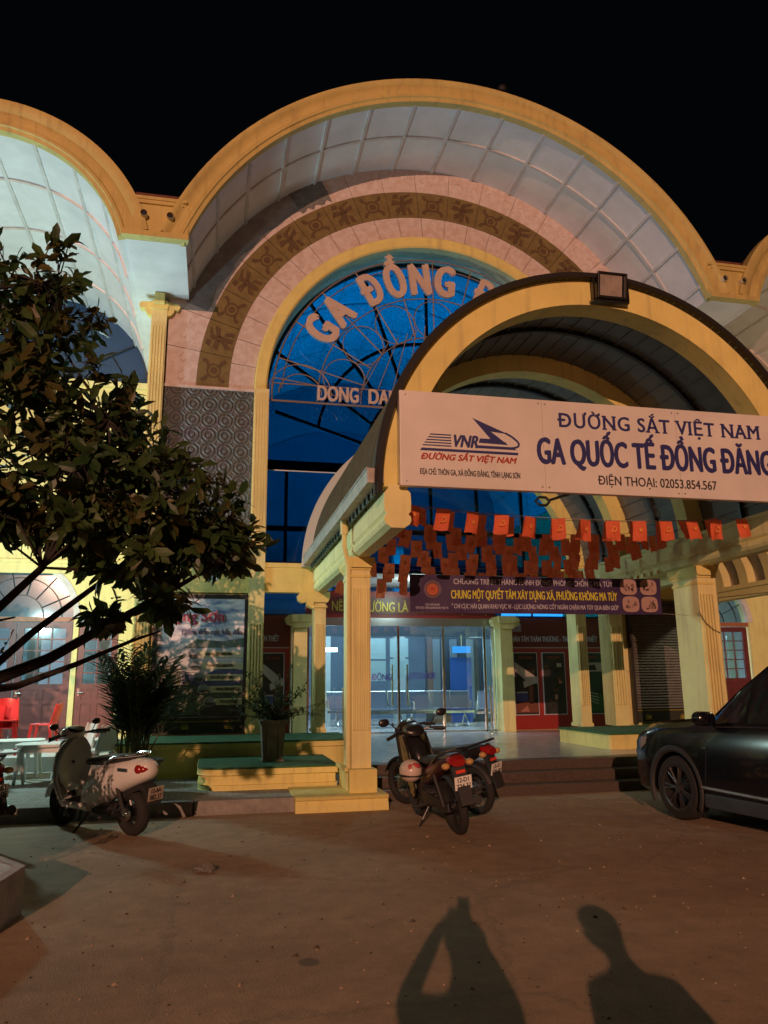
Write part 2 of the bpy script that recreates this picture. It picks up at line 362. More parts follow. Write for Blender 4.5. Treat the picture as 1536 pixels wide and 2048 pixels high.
    def lathe(s, prof, c, axis='Z', n=24, mi=None, cap=True):
        vs = []; fs = []; k = len(prof)
        for i in range(n):
            a = 2 * PI * i / n
            for r, h in prof:
                u, v = r * math.cos(a), r * math.sin(a)
                p = {'Z': (u, v, h), 'Y': (u, h, v), 'X': (h, u, v)}[axis]
                vs.append((c[0] + p[0], c[1] + p[1], c[2] + p[2]))
        for i in range(n):
            for j in range(k - 1): fs.append((i * k + j, ((i + 1) % n) * k + j, ((i + 1) % n) * k + j + 1, i * k + j + 1))
        if cap and prof[0] != prof[-1]: fs.append([i * k for i in range(n)][::-1]); fs.append([i * k + k - 1 for i in range(n)])
        return s.add(vs, fs, mi)
    def torus(s, c, Rr, r, axis='Y', n=28, k=10, mi=None, sq=1.0):
        vs = []; fs = []
        for i in range(n):
            a = 2 * PI * i / n
            for j in range(k):
                t = 2 * PI * j / k; q = Rr + r * math.cos(t); h = r * sq * math.sin(t); u, v = q * math.cos(a), q * math.sin(a)
                p = {'Z': (u, v, h), 'Y': (u, h, v), 'X': (h, u, v)}[axis]; vs.append((c[0] + p[0], c[1] + p[1], c[2] + p[2]))
        for i in range(n):
            for j in range(k): fs.append((i * k + j, ((i + 1) % n) * k + j, ((i + 1) % n) * k + (j + 1) % k, i * k + (j + 1) % k))
        return s.add(vs, fs, mi)
    def ball(s, c, rx, ry=None, rz=None, n=16, k=10, mi=None):
        ry = ry or rx; rz = rz or rx; vs = [(c[0], c[1], c[2] + rz)]
        for i in range(1, k):
            t = PI * i / k
            for j in range(n):
                a = 2 * PI * j / n; vs.append((c[0] + rx * math.sin(t) * math.cos(a), c[1] + ry * math.sin(t) * math.sin(a), c[2] + rz * math.cos(t)))
        vs.append((c[0], c[1], c[2] - rz)); fs = []
        for j in range(n): fs.append((0, 1 + j, 1 + (j + 1) % n))
        for i in range(k - 2):
            for j in range(n): fs.append((1 + i * n + j, 1 + (i + 1) * n + j, 1 + (i + 1) * n + (j + 1) % n, 1 + i * n + (j + 1) % n))
        e = len(vs) - 1
        for j in range(n): fs.append((e, 1 + (k - 2) * n + (j + 1) % n, 1 + (k - 2) * n + j))
        return s.add(vs, fs, mi)
    def loft(s, st, n=20, mi=None, ex=2.4):
        # stations: (x, zc, half_w, half_h[, exponent]) -> superellipse rings across y,z
        vs = []; fs = []
        for q in st:
            x, zc, hw, hh = q[:4]; e = q[4] if len(q) > 4 else ex
            for j in range(n):
                a = 2 * PI * j / n; c, d = math.cos(a), math.sin(a)
                vs.append((x, hw * math.copysign(abs(c) ** (2 / e), c), zc + hh * math.copysign(abs(d) ** (2 / e), d)))
        for i in range(len(st) - 1):
            for j in range(n): fs.append((i * n + j, i * n + (j + 1) % n, (i + 1) * n + (j + 1) % n, (i + 1) * n + j))
        fs += [list(range(n - 1, -1, -1)), list(range((len(st) - 1) * n, len(st) * n))]
        return s.add(vs, fs, mi)
    def build(s, name, mats, parent=None, smooth=False, bevel=0, local=False, M=None, recalc=True):
        me = bpy.data.meshes.new(name)
        off = Vector((0, 0, 0))
        if parent is not None and not local:
            p = parent
            while p is not None: off += LOC.get(p.name, Vector((0, 0, 0))); p = p.parent
        vs = [tuple(Vector(v) - off) for v in s.v] if M is None else [tuple(M @ Vector(v)) for v in s.v]
        me.from_pydata(vs, [], s.f)
        if not isinstance(mats, (list, tuple)): mats = [mats]
        for m in mats: me.materials.append(m)
        for i, p in enumerate(me.polygons): p.material_index = min(s.m[i], len(mats) - 1); p.use_smooth = smooth
        bm = bmesh.new(); bm.from_mesh(me)
        if bevel:
            bmesh.ops.remove_doubles(bm, verts=bm.verts, dist=1e-5)
            es = [e for e in bm.edges if len(e.link_faces) == 2 and e.calc_face_angle(0) > .5]
            bmesh.ops.bevel(bm, geom=es, offset=bevel, segments=2, profile=.6, affect='EDGES', clamp_overlap=True)
        if recalc: bmesh.ops.recalc_face_normals(bm, faces=bm.faces)
        bm.to_mesh(me); bm.free()
        if smooth and hasattr(me, 'set_sharp_from_angle'): me.set_sharp_from_angle(angle=R(40))
        o = bpy.data.objects.new(name, me); COL.objects.link(o)
        if parent is not None: o.parent = parent
        return o
def dup(root, loc=None, rz=None, label=None):
    r = root.copy(); COL.objects.link(r)
    if loc is not None: r.location = loc
    if rz is not None: r.rotation_euler = (0, 0, rz)
    if label: r['label'] = label
    for ch in root.children:
        c = ch.copy(); COL.objects.link(c); c.parent = r
        for g in ch.children:
            d = g.copy(); COL.objects.link(d); d.parent = c
    return r
def textmesh(body, ext=.004, bold=0, shear=0, spacing=1):
    c = bpy.data.curves.new('t', 'FONT'); c.body = body; c.extrude = ext; c.offset = .001; c.shear = shear; c.resolution_u = 4; c.space_character = spacing
    o = bpy.data.objects.new('t', c); COL.objects.link(o)
    dg = bpy.context.evaluated_depsgraph_get(); me = bpy.data.meshes.new_from_object(o.evaluated_get(dg))
    vs = [v.co.copy() for v in me.vertices]; fs = [list(p.vertices) for p in me.polygons]
    bpy.data.objects.remove(o); bpy.data.curves.remove(c); bpy.data.meshes.remove(me)
    return vs, fs
def text(name, body, x0, x1, z0, cap, y, m, parent, ext=.004, bold=.012, shear=0, local=False, xf=None, into=None, mi=None, spacing=1, serif=False):
    # letters standing in the XZ plane, facing -Y, spanning x0..x1, baseline z0, capitals `cap` high
    plain = body.replace('\u0110', 'D')
    vs, fs = textmesh(plain, 1, 0, 0, spacing)
    if not vs: return None
    vs = [Vector((v.x, v.y if v.y < .72 else .72 + (v.y - .72) * .62, v.z)) for v in vs]
    quads = []
    dl = max(v.x for v in textmesh('D')[0]) - min(v.x for v in textmesh('D')[0])
    for i, ch in enumerate(body):
        if ch == '\u0110':
            xr = max(v.x for v in textmesh(plain[:i + 1], 1, 0, 0, spacing)[0]); xl = xr - dl
            quads.append((xl - .075, xl + .30, .305, .395))
    if serif:
        cnt = {}
        fv, ff = textmesh(plain, 0, 0, 0, spacing)
        for f in ff:
            for a, b_ in zip(f, f[1:] + f[:1]): k = (min(a, b_), max(a, b_)); cnt[k] = cnt.get(k, 0) + 1
        for (a, b_), c in cnt.items():
            p, r = fv[a], fv[b_]
            if c == 1 and abs(p.y - r.y) < .002 and .05 < abs(p.x - r.x) < .17 and (abs(p.y) < .01 or abs(p.y - .68) < .02):
                lo, hi = sorted((p.x, r.x)); zb = -.004 if p.y < .1 else p.y - .038; quads.append((lo - .06, hi + .06, zb, zb + .042))
    for lo, hi, za, zb in quads:
        o = len(vs); vs += [Vector(p) for p in ((lo, za, -1), (hi, za, -1), (hi, zb, -1), (lo, zb, -1), (lo, za, 1.06), (hi, za, 1.06), (hi, zb, 1.06), (lo, zb, 1.06))]
        fs += [[o + i for i in f] for f in ((0, 3, 2, 1), (4, 5, 6, 7), (0, 1, 5, 4), (1, 2, 6, 5), (2, 3, 7, 6), (3, 0, 4, 7))]
    a = min(v.x for v in vs); b_ = max(v.x for v in vs); k = (x1 - x0) / (b_ - a); kz = cap / .69
    q = into if into is not None else MB()
    sh = [(0, 0)] if bold <= 0 else [(0, 0), (bold, 0), (-bold, 0), (bold * .5, bold * .6), (-bold * .5, -bold * .6), (0, -bold * .6)]
    for i, (dx, dz) in enumerate(sh):
        pts = [(x0 + (v.x + dx - a + v.y * shear) * k, y - ext * v.z - .00035 * i, z0 + (v.y + dz * k / kz) * kz) for v in vs]
        if xf is not None: pts = [xf @ Vector(p) for p in pts]
        q.add(pts, fs, mi)
    if into is not None: return into
    return q.build(name, m, parent, local=local, recalc=False)

CX = 4.23; CZ = 7.0; YF = 14.2; YD = 17.4      # arch axis, spring height, front wall plane, door wall plane

# ================================================================ SETTING
def struct(o): o['kind'] = 'structure'; return o
q = MB(); q.add([(-60, -60, 0), (80, -60, 0), (80, 60, 0), (-60, 60, 0)], [(0, 1, 2, 3)])
struct(q.build('yard_ground', ground_m))
q = MB(); q.box(-14, 2.2, 10.02, 14.0, -.1, .15); struct(q.build('sidewalk', pave_m))
q = MB()
for i in range(12): q.box(-13.9 + i * 1.25, -13.9 + i * 1.25 + 1.235, 9.86, 10.015, -.1, .165)
struct(q.build('kerb', mat('kerb_stone', (.27, .25, .23), .85, var=.35, scale=6, bump=.3, bscale=40), bevel=.012))
q = MB(); q.box(2.15, 10.5, 10.40, 10.68, -.1, .13); q.box(2.15, 10.5, 10.68, 10.96, -.1, .265); q.box(2.15, 10.5, 10.96, 11.25, -.1, .40)
struct(q.build('entrance_steps', step_m, bevel=.012))
q = MB(); q.box(2.15, 10.5, 11.25, 14.2, -.1, .402); q.box(-.9, 9.6, 14.2, 30, -.1, .402)
struct(q.build('porch_floor', floor_m))
q = MB(); q.box(-14, -1.2, 14.0, 26, -.1, .38); struct(q.build('left_bay_floor', mat('bay_tile', (.62, .63, .62), .3, var=.12, scale=3)))
q = MB(); q.box(9.9, 24, 13.4, 26, -.1, .38); struct(q.build('right_bay_floor', MAT['bay_tile']))

# ================================================================ STATION BUILDING
B = thing('station_building', 'large cream railway station with three barrel vaults and an arched blue window', 'station', (CX, YF, 0))
RI, RO = 5.27, 5.64
def vault(cx, cz, ri, ro, a0, a1, y0, y1, ribs_a, ribs_y, parent, rm, n=64):
    q = MB(); q.arc(cx, cz, ri, ri + .12, y0 + .12, y1, a0, a1, n, 0)
    o = q.build('vault_soffit', [white_paint], parent, smooth=True)
    q = MB()
    for a in ribs_a:
        t = R(a); c_, s_ = math.cos(t), math.sin(t); h = .030
        p = [(cx + (ri - .035) * c_ - h * s_, cz + (ri - .035) * s_ + h * c_), (cx + (ri + .02) * c_ - h * s_, cz + (ri + .02) * s_ + h * c_),
             (cx + (ri + .02) * c_ + h * s_, cz + (ri + .02) * s_ - h * c_), (cx + (ri - .035) * c_ + h * s_, cz + (ri - .035) * s_ - h * c_)]
        q.prism(p, y0 + .13, y1 - .002, 'Y', 0)
    for y in ribs_y: q.arc(cx, cz, ri - .032, ri + .02, y - .032, y + .032, a0, a1, n, 1)
    q.build('soffit_ribs', [rib_grey, rm], parent)
    q = MB(); q.arc(cx, cz, ri + .13, ro - .10, y0 + .17, y1, a0 + 12, a1 - 12, n); q.build('vault_roof', terracotta, parent, smooth=True)
    # moulded cornice on the front edge
    pr = [(ri - .03, y0 + .16), (ri - .03, y0 + .02), (ri + .03, y0), (ri + .045, y0 - .03), (ri + .09, y0 - .035), (ri + .12, y0 + .0), (ri + .20, y0 - .0), (ri + .27, y0 - .04),
          (ri + .30, y0 - .07), (ro - .03, y0 - .085), (ro, y0 - .085), (ro, y0 + .16)]
    q = MB(); q.arcprof(cx, cz, pr, a0 - .4, a1 + .4, n); q.build('cornice', ochre, parent, smooth=True)
vault(CX, CZ, RI, RO, 19.5, 160.5, 12.1, 25, [90 + k * 9.6 for k in range(-7, 8)], [13.15], B, rib_grey)
LX, LZ, LR, LRO = -3.95, 8.2, 2.25, 2.72
RX = 2 * CX - LX
for vx in (LX, RX):
    vault(vx, LZ, LR, LRO, 14, 166, 12.1, 18.2, [90 + k * 19 for k in range(-3, 4)], [13.5, 15.1, 16.7], B, rib_pink, 48)
# valley beams between the vaults
for x0, x1 in ((-1.66, -.70), (2 * CX + .70, 2 * CX + 1.66)):
    q = MB(); q.box(x0, x1, 12.22, 18.2, 8.74, 9.2); q.build('valley_soffit', white_paint, B)
    q = MB(); q.box(x0 - .03, x1 + .03, 12.09, 12.22, 8.742, 9.40); q.box(x0 - .05, x1 + .05, 11.985, 12.0885, 8.70, 8.80)
    q.box(x0 + .06, x1 - .06, 12.05, 12.0885, 9.34, 9.42); q.box(x0 + .0, x1 - .0, 12.03, 12.1, 9.405, 9.46); q.build('valley_fascia', ochre, B)
    q = MB(); q.box(x0 + .1, x1 - .1, 12.2, 18, 9.2, 9.62); q.build('valley_parapet', terracotta, B)
    for dx in (.28, .70):
        q = MB(); q.tube([(x0 + dx, 12.3, 9.10), (x0 + dx, 11.95, 9.10)], .055, 12, 0, cap=False); q.tube([(x0 + dx, 12.2, 9.10), (x0 + dx, 11.98, 9.10)], .045, 12, 1)
        q.build('drain_pipe', [pipe_w, rubber], B)
q = MB(); q.lathe([(.0, -.06), (.075, -.05), (.1, 0), (.075, .06), (0, .08)], (5.05, 12.05, CZ + RO + .02), 'Z', 14); q.build('roof_finial', rubber, B, smooth=True)

# front wall, arch of tiles
PX0 = -1.06
def outer(a):
    a = a if a <= 90 else 180 - a
    return 5.29 / math.cos(R(a)) if a < 19.5 else RI - .002
q = MB(); q.arc(CX, CZ, 3.645, outer, YF + .02, YF + .4, 0, 180, 96); q.build('spandrel_wall', grout, B)
NT = 21; st = 180 / NT
def tile_ring(name, r0, r1, n_, m, y, parent, gap=.010, mot=False):
    q = MB(); s_ = 180 / n_
    for i in range(n_):
        g = math.degrees(gap / ((r0 if not callable(r0) else r0(90)))) / 2
        q.arc(CX, CZ, r0, r1, y, y + .03, i * s_ + g, (i + 1) * s_ - g, 5, 0)
    if mot:
        for i in range(n_):
            a = R((i + .5) * s_); rc = (r0 + r1) / 2
            M_ = Matrix.Translation((CX + rc * math.cos(a), y, CZ + rc * math.sin(a))) @ Matrix.Rotation(PI / 2 - a, 4, 'Y') @ Matrix.Diagonal((1.2, 1, 1.25, 1))
            def P(poly, d=.006): 
                q.add([M_ @ Vector((u, -d, v)) for u, v in poly] + [M_ @ Vector((u, .01, v)) for u, v in poly],
                      [list(range(len(poly)))[::-1]] + [(k, (k + 1) % len(poly), len(poly) + (k + 1) % len(poly), len(poly) + k) for k in range(len(poly))], 1)
            if i % 2 == 0:   # round shield with four stubs
                k = 20; o_ = [(.125 * math.cos(2 * PI * j / k), .11 * math.sin(2 * PI * j / k)) for j in range(k)]
                i_ = [(.095 * math.cos(2 * PI * j / k), .082 * math.sin(2 * PI * j / k)) for j in range(k)]
                for j in range(k): P([o_[j], o_[(j + 1) % k], i_[(j + 1) % k], i_[j]])
                P([(.06 * math.cos(2 * PI * j / 10), .055 * math.sin(2 * PI * j / 10)) for j in range(10)])
                for sx_, sz_ in ((1, 1), (-1, 1), (1, -1), (-1, -1)):
                    P([(sx_ * .10, sz_ * .07), (sx_ * .17, sz_ * .10), (sx_ * .20, sz_ * .16), (sx_ * .15, sz_ * .19), (sx_ * .12, sz_ * .13), (sx_ * .07, sz_ * .10)])
            else:            # feathered dancer figure
                P([(-.03, -.20), (.04, -.20), (.05, 0), (.03, .05), (-.03, .05), (-.05, 0)])
                P([(-.21, -.01), (-.03, .0), (-.03, .06), (-.17, .09)]); P([(.03, .0), (.19, .04), (.21, .13), (.03, .06)])
                P([(-.02, .05), (.03, .05), (.06, .14), (.0, .17), (-.04, .12)])
                P([(.06, .12), (.17, .17), (.16, .20), (.04, .17)]); P([(-.13, -.20), (-.05, -.12), (-.05, -.03), (-.15, -.10)])
                P([(-.17, .12), (-.06, .12), (-.05, .19), (-.14, .20)]); P([(.09, -.19), (.16, -.19), (.13, -.07), (.07, -.05)])
    if name == 'arch_tiles_outer':
        # relief scrolls on the outer tiles
        random.seed(3)
        for i in range(NT * 2):
            a = R((i + .5) * 90 / NT); rc = 5.0; k = 9
            if 18 < math.degrees(PI - a) < 62: continue
            pts = []
            for j in range(k):
                t = j / (k - 1) * 4.4; rr_ = .11 * (1 - j / k * .75)
                x, z = rr_ * math.cos(t), rr_ * math.sin(t)
                pts.append((CX + (rc + z) * math.cos(a) + x * math.sin(a), YF - .012, CZ + (rc + z) * math.sin(a) - x * math.cos(a)))
            q.tube(pts, .011, 5)
    return q.build(name, [m, motif], parent)
tile_ring('arch_tiles_inner', 3.655, 4.125, 25, pink_tile, YF - .012, B)
tile_ring('arch_tiles_brown', 4.13, 4.725, NT, brown_tile, YF - .016, B, mot=True)
tile_ring('arch_tiles_outer', 4.73, outer, NT, pink_tile, YF - .010, B)
# stretch where the outer tiles have fallen off
q = MB(); q.arc(CX, CZ, lambda a: 4.84 + .03 * math.sin(a * .7), RI - .004, YF - .018, YF - .002, 180 - 55, 180 - 18.8, 24)
q.build('bare_patch', mortar, B)
q = MB(); q.arc(CX, CZ, lambda a: 4.80 + .05 * math.sin(a * 2.3), RI + .0, YF - .03, YF - .016, 180 - 63, 180 - 54.5, 8); q.build('broken_tile_patch', mat('dark_mortar', (.2, .2, .195), .95, var=.4, scale=8, bump=.5), B)
# yellow arch trim and straight jambs
pr = [(3.40, YF + .3), (3.40, YF - .06), (3.43, YF - .09), (3.62, YF - .09), (3.65, YF - .06), (3.65, YF + .3)]
q = MB(); q.arcprof(CX, CZ, pr, 0, 180, 72); q.build('arch_trim', yellow, B, smooth=True)
q = MB(); q.arc(CX, CZ, 3.42, 3.66, YF + .3, 14.82, 0, 180, 56); q.build('arch_reveal', cream, B, smooth=True)

def fluted(q, x0, x1, y, z0, z1, nfl=4, d=.032, mi=None):
    n_ = nfl + 1; wd = (x1 - x0 - .04) / (2 * nfl + 1)
    for i in range(n_): q.box(x0 + .02 + 2 * i * wd, x0 + .02 + (2 * i + 1) * wd, y - d, y + .004, z0, z1, mi)
def pilaster(x0, x1, z0, z1, y0=YF - .14, y1=YF + .3, name='pilaster', fl=((.5, 3.0),), parent=B):
    q = MB(); q.box(x0, x1, y0, y1, z0, z1)
    for a, b_ in fl: fluted(q, x0, x1, y0, a, b_)
    return q.build(name, cream, parent)
for m_ in (0, 1):
    f = (lambda x: 2 * CX - x) if m_ else (lambda x: x)
    a, b_ = sorted((f(.585), f(.865))); pilaster(a, b_, .66, 6.99, fl=((1.05, 2.55), (3.9, 6.85)))
    a, b_ = sorted((f(-1.365), f(-1.085))); pilaster(a, b_, .66, 8.62, fl=((1.05, 2.9), (3.9, 8.1)))
    # bracketed capital of the outer pilaster
    q = MB(); q.box(a + .05, b_ - .05, YF - .26, YF + .1, 8.52, 8.72); q.box(a - .02, b_ + .02, YF - .18, YF + .1, 8.44, 8.54)
    for s_, xx in ((-1, a), (1, b_)):
        q.prism([(xx, 8.60), (xx + s_ * .20, 8.58), (xx + s_ * .24, 8.52), (xx + s_ * .20, 8.45), (xx + s_ * .13, 8.46), (xx + s_ * .12, 8.40), (xx + s_ * .06, 8.33), (xx, 8.32)], YF - .12, YF + .04)
    q.build('pilaster_capital', yellow, B)
    # side wall below the tiles: relief cladding, cream band, plinth
    a, b_ = sorted((f(-1.08), f(.58)))
    q = MB(); q.box(a, b_, YF, YF + .35, .66, 7.0); q.build('front_wall', cream, B)
    q = MB(); q.box(a + .002, b_ - .002, YF - .02, YF - .003, 3.70, 6.94); q.build('relief_cladding', relief_m, B)
    q = MB(); q.box(a - .02, b_ + .02, YF - .05, YF + .01, 6.945, 7.0); q.build('wall_ledge', pink_tile, B)
    q = MB(); q.box(a, b_, YF - .08, YF - .003, 3.14, 3.66); q.box(a, b_, YF - .11, YF - .003, 3.62, 3.69); q.box(a, b_, YF - .10, YF - .003, 3.10, 3.17); q.build('wall_band', yellow, B)
    # flank of the main hall
    a, b_ = sorted((f(-1.36), f(-1.06))); q = MB(); q.box(a, b_, YF + .3, 25, .3, 8.74); q.build('flank_wall', cream, B)
    # cross beam between pilaster and porch column
    a, b_ = sorted((f(.862), f(1.84))); q = MB(); q.box(a, b_, YF - .10, YF + .25, 3.14, 3.62); q.box(a, b_, YF - .125, YF + .0, 3.57, 3.655); q.box(a, b_, YF - .12, YF, 3.12, 3.18); q.build('cross_beam', yellow, B)
    # recessed wall each side of the vestibule
    a, b_ = sorted((f(-1.05), f(1.70)))
    q = MB(); q.box(a, b_, YD + .05, YD + .3, .4, 2.98); q.build('vestibule_wall', cream, B)
    # door jamb columns with scroll brackets
    a, b_ = sorted((f(1.71), f(2.0))); pilaster(a, b_, .4, 2.80, YD - .32, YD + .1, 'door_column', fl=())
    q = MB(); q.box(a - .03, b_ + .03, YD - .4, YD, 2.70, 2.82); q.box(a - .06, b_ + .06, YD - .45, YD, 2.82, 2.98)
    q.prism([(a, 2.7), (a - .16, 2.78), (a - .2, 2.9), (a - .12, 2.97), (a, 2.97)], YD - .35, YD - .1); q.prism([(b_, 2.7), (b_ + .16, 2.78), (b_ + .2, 2.9), (b_ + .12, 2.97), (b_, 2.97)], YD - .35, YD - .1)
    q.build('column_capital', cream, B)

# ---- blue window wall, just behind the arch
YW = 14.80
q = MB(); q.box(.75, 2 * CX - .75, YW, YW + .015, 3.62, CZ)
q.arc(CX, CZ, .001, 3.46, YW, YW + .015, 0, 180, 48); q.build('blue_window', blue_glass, B)
q = MB(); q.box(-.9, 2 * CX + .9, YD + .10, YD + .115, 2.99, 3.66); q.build('blue_window', blue_glass, B)
q = MB(); q.box(-.9, 2 * CX + .9, YD + .03, YD + .098, 2.94, 3.02); q.build('window_sill', mull, B)
q = MB(); q.box(-1.0, 9.4, YW + .02, YD + .25, 3.66, 3.80); q.build('vestibule_ceiling', white_paint, B)
q = MB(); yw0, yw1 = YW + .03, YW + .10
for z, h in ((5.72, .10), (4.45, .05), (3.66, .05)): q.box(.75, 2 * CX - .75, yw0, yw1, z - h, z + h)
for k in range(-3, 4): q.box(CX + k * .98 - .032, CX + k * .98 + .032, yw0 + .004, yw1, 3.7, 5.66)
for r in (1.3, 2.35): q.arc(CX, 6.2, r - .03, r + .03, yw0 + .002, yw1 - .002, 8, 172, 48)
q.arc(CX, CZ, 3.36, 3.45, yw0, yw1, 0, 180, 48)
for k in range(1, 10):
    a = R(k * 18); d = Vector((math.cos(a), 0, math.sin(a))); s_ = Vector((-math.sin(a), 0, math.cos(a))) * .03
    p0, p1 = Vector((CX, 0, 5.8)) + d * .6, Vector((CX, 0, 5.8)) + d * (3.35 if abs(k - 5) > 3 else 4.3)
    pl = [((p0 + s_).x, (p0 + s_).z), ((p1 + s_).x, (p1 + s_).z), ((p1 - s_).x, (p1 - s_).z), ((p0 - s_).x, (p0 - s_).z)]
    q.prism(pl, yw0 + .006, yw1 - .006)
q.build('window_mullions', mull, B)
q = MB(); q.box(.87, 2 * CX - .87, YW - .03, YW - .004, 5.585, 5.605); q.build('transom_strip', mat('strip_alu', (.55, .62, .68), .35, .6), B)
for s_ in (-1, 1):
    q = MB(); x = CX + s_ * 3.42; q.box(x - .06, x + .06, YF + .3, YW, 3.62, CZ); q.build('window_jamb', cream, B)

# ---- ornamental grille with the station name
G_Y = 14.30; q = MB()
def bar(p0, p1, r=.014): q.tube([(p0[0], G_Y, p0[1]), (p1[0], G_Y, p1[1])], r, 6)
def garc(cx, cz, r, a0, a1, rad_=.014, n_=30): q.tube([(cx + r * math.cos(R(a0 + (a1 - a0) * i / n_)), G_Y, cz + r * math.sin(R(a0 + (a1 - a0) * i / n_))) for i in range(n_ + 1)], rad_, 6)
garc(CX, 6.9, 3.30, 0, 180, .018, 60); garc(CX, 6.9, 3.12, 4, 176, .012, 60); garc(CX, 6.9, 2.42, 0, 180, .014, 50); garc(CX, 6.9, 1.55, 0, 180, .014, 40)
for k in range(1, 24):
    a = R(k * 7.5)
    r0 = 1.55 if k % 2 == 0 else 2.42
    if 20 < k * 7.5 < 160 and k % 2: continue
    bar((CX + r0 * math.cos(a), 6.9 + r0 * math.sin(a)), (CX + 3.3 * math.cos(a), 6.9 + 3.3 * math.sin(a)))
for k in range(0, 7):
    a = R(15 + k * 25); garc(CX + 1.95 * math.cos(a), 6.9 + 1.95 * math.sin(a), .42, 0, 360, .011, 20)
for s_ in (-1, 1): garc(CX + s_ * 2.75, 7.02, .42, 0, 180, .012, 16); garc(CX + s_ * 2.75, 7.02, .62, 0, 180, .012, 16)
bar((CX - 3.34, 6.86), (CX + 3.34, 6.86), .024); bar((CX - 3.3, 7.22), (CX + 3.3, 7.22), .014)
bar((CX - 3.3, 6.86), (CX - 3.3, 7.2), .016); bar((CX + 3.3, 6.86), (CX + 3.3, 7.2), .016)
for k in range(-5, 6): bar((CX + k * .3, 7.22), (CX + k * .19, 8.3 + .1 * (5 - abs(k))), .010)
q.build('arch_grille', grille_m, B)
gl = B.children[-1]
q = MB()
for ch, ang in zip('GAĐỒNGĐĂNG', (149, 137.3, 119.3, 107.6, 96.3, 85, 66.5, 55, 43.7, 32)):
    wd = .37 if ch not in 'A' else .40
    a = R(ang - 90); M_ = Matrix.Translation((CX + 2.42 * math.cos(R(ang)), G_Y - .05, CZ - .02 + 2.42 * math.sin(R(ang)))) @ Matrix.Rotation(-a, 4, 'Y')
    text('', ch, -wd / 2, wd / 2, 0, .66, 0, None, None, ext=.035, bold=.075, xf=M_, into=q)
q.build('name_letters', letter_m, gl, recalc=False)
for wd_, xa, xb in (('DONG', 1.82, 2.62), ('DANG', 2.84, 3.66), ('STATION', 3.9, 5.3)): text('latin_letters', wd_, xa, xb, 6.90, .30, G_Y - .05, letter_m, gl, ext=.03, bold=.04)

# ---- entrance: red fascia, header, glass doors
EN = thing('glass_entrance', 'wide automatic glass door with chrome posts under a red sign band', 'glass door', (CX, YD, .4))
DX0, DX1 = 2.0, 2 * CX - 2.0
q = MB(); q.box(DX0, DX1, YD - .02, YD + .1, 2.95, 3.55); fb = q.build('sign_band', redpanel, EN)
q = MB(); q.box(DX0, DX1, YD - .035, YD - .021, 3.02, 3.42); q.build('band_face', darkred, fb)
text('gold_lettering', 'NÊN', 2.58, 2.98, 3.10, .22, YD - .05, gold, fb, bold=.02)
text('gold_lettering', 'ĐƯỜNG LÀ VĂN MINH LỊCH SỰ', 3.25, 6.3, 3.08, .22, YD - .05, gold, fb, bold=.02)
q = MB(); q.box(DX0, DX1, YD - .01, YD + .09, 2.77, 2.95); q.build('door_header', steel, EN)
q = MB(); q.box(DX0, DX1, YD + .03, YD + .042, .42, 2.77); q.build('glass_panes', clear_glass, EN)
for x in (2.06, 3.05, 4.12, 5.18, 6.18, 6.38):
    q = MB(); q.box(x - .028, x + .028, YD + .0, YD + .075, .40, 2.77); q.build('door_post', chrome, EN, bevel=.006)
for x in (3.95, 4.30):
    q = MB(); q.tube([(x, YD - .07, 1.0), (x, YD - .07, 1.9)], .018, 8); q.box(x - .012, x + .012, YD - .07, YD + .04, 1.08, 1.11); q.box(x - .012, x + .012, YD - .07, YD + .04, 1.79, 1.82); q.build('door_handle', chrome, EN)
q = MB(); q.box(DX0, DX1, YD + .0, YD + .08, .402, .44); q.build('door_track', steel, EN)
text('door_lettering', 'CỬA TỰ ĐỘNG', 2.9, 3.95, 1.56, .14, YD + .02, mat('purple_letter', (.10, .05, .35), .5), EN, bold=.02)
text('door_lettering', 'AUTO DOOR', 4.28, 4.98, 1.58, .14, YD + .02, MAT['purple_letter'], EN, bold=.02)
for s_ in (0, 1):
    t = thing('floor_bollard', ('slim steel queue post inside the glass, near its left end', 'slim steel queue post standing by the right jamb of the glass door')[s_], 'post', ((2.75, 16.8, .402), (6.05, 16.75, .402))[s_], 0, 'steel queue posts')
    q = MB(); q.lathe([(.0, 0), (.13, 0), (.13, .02), (.02, .05), (.02, .95), (.035, .96), (.035, 1.0), (0, 1.01)], (0, 0, 0), n=14); q.build('post', chrome, t, local=True, smooth=True)

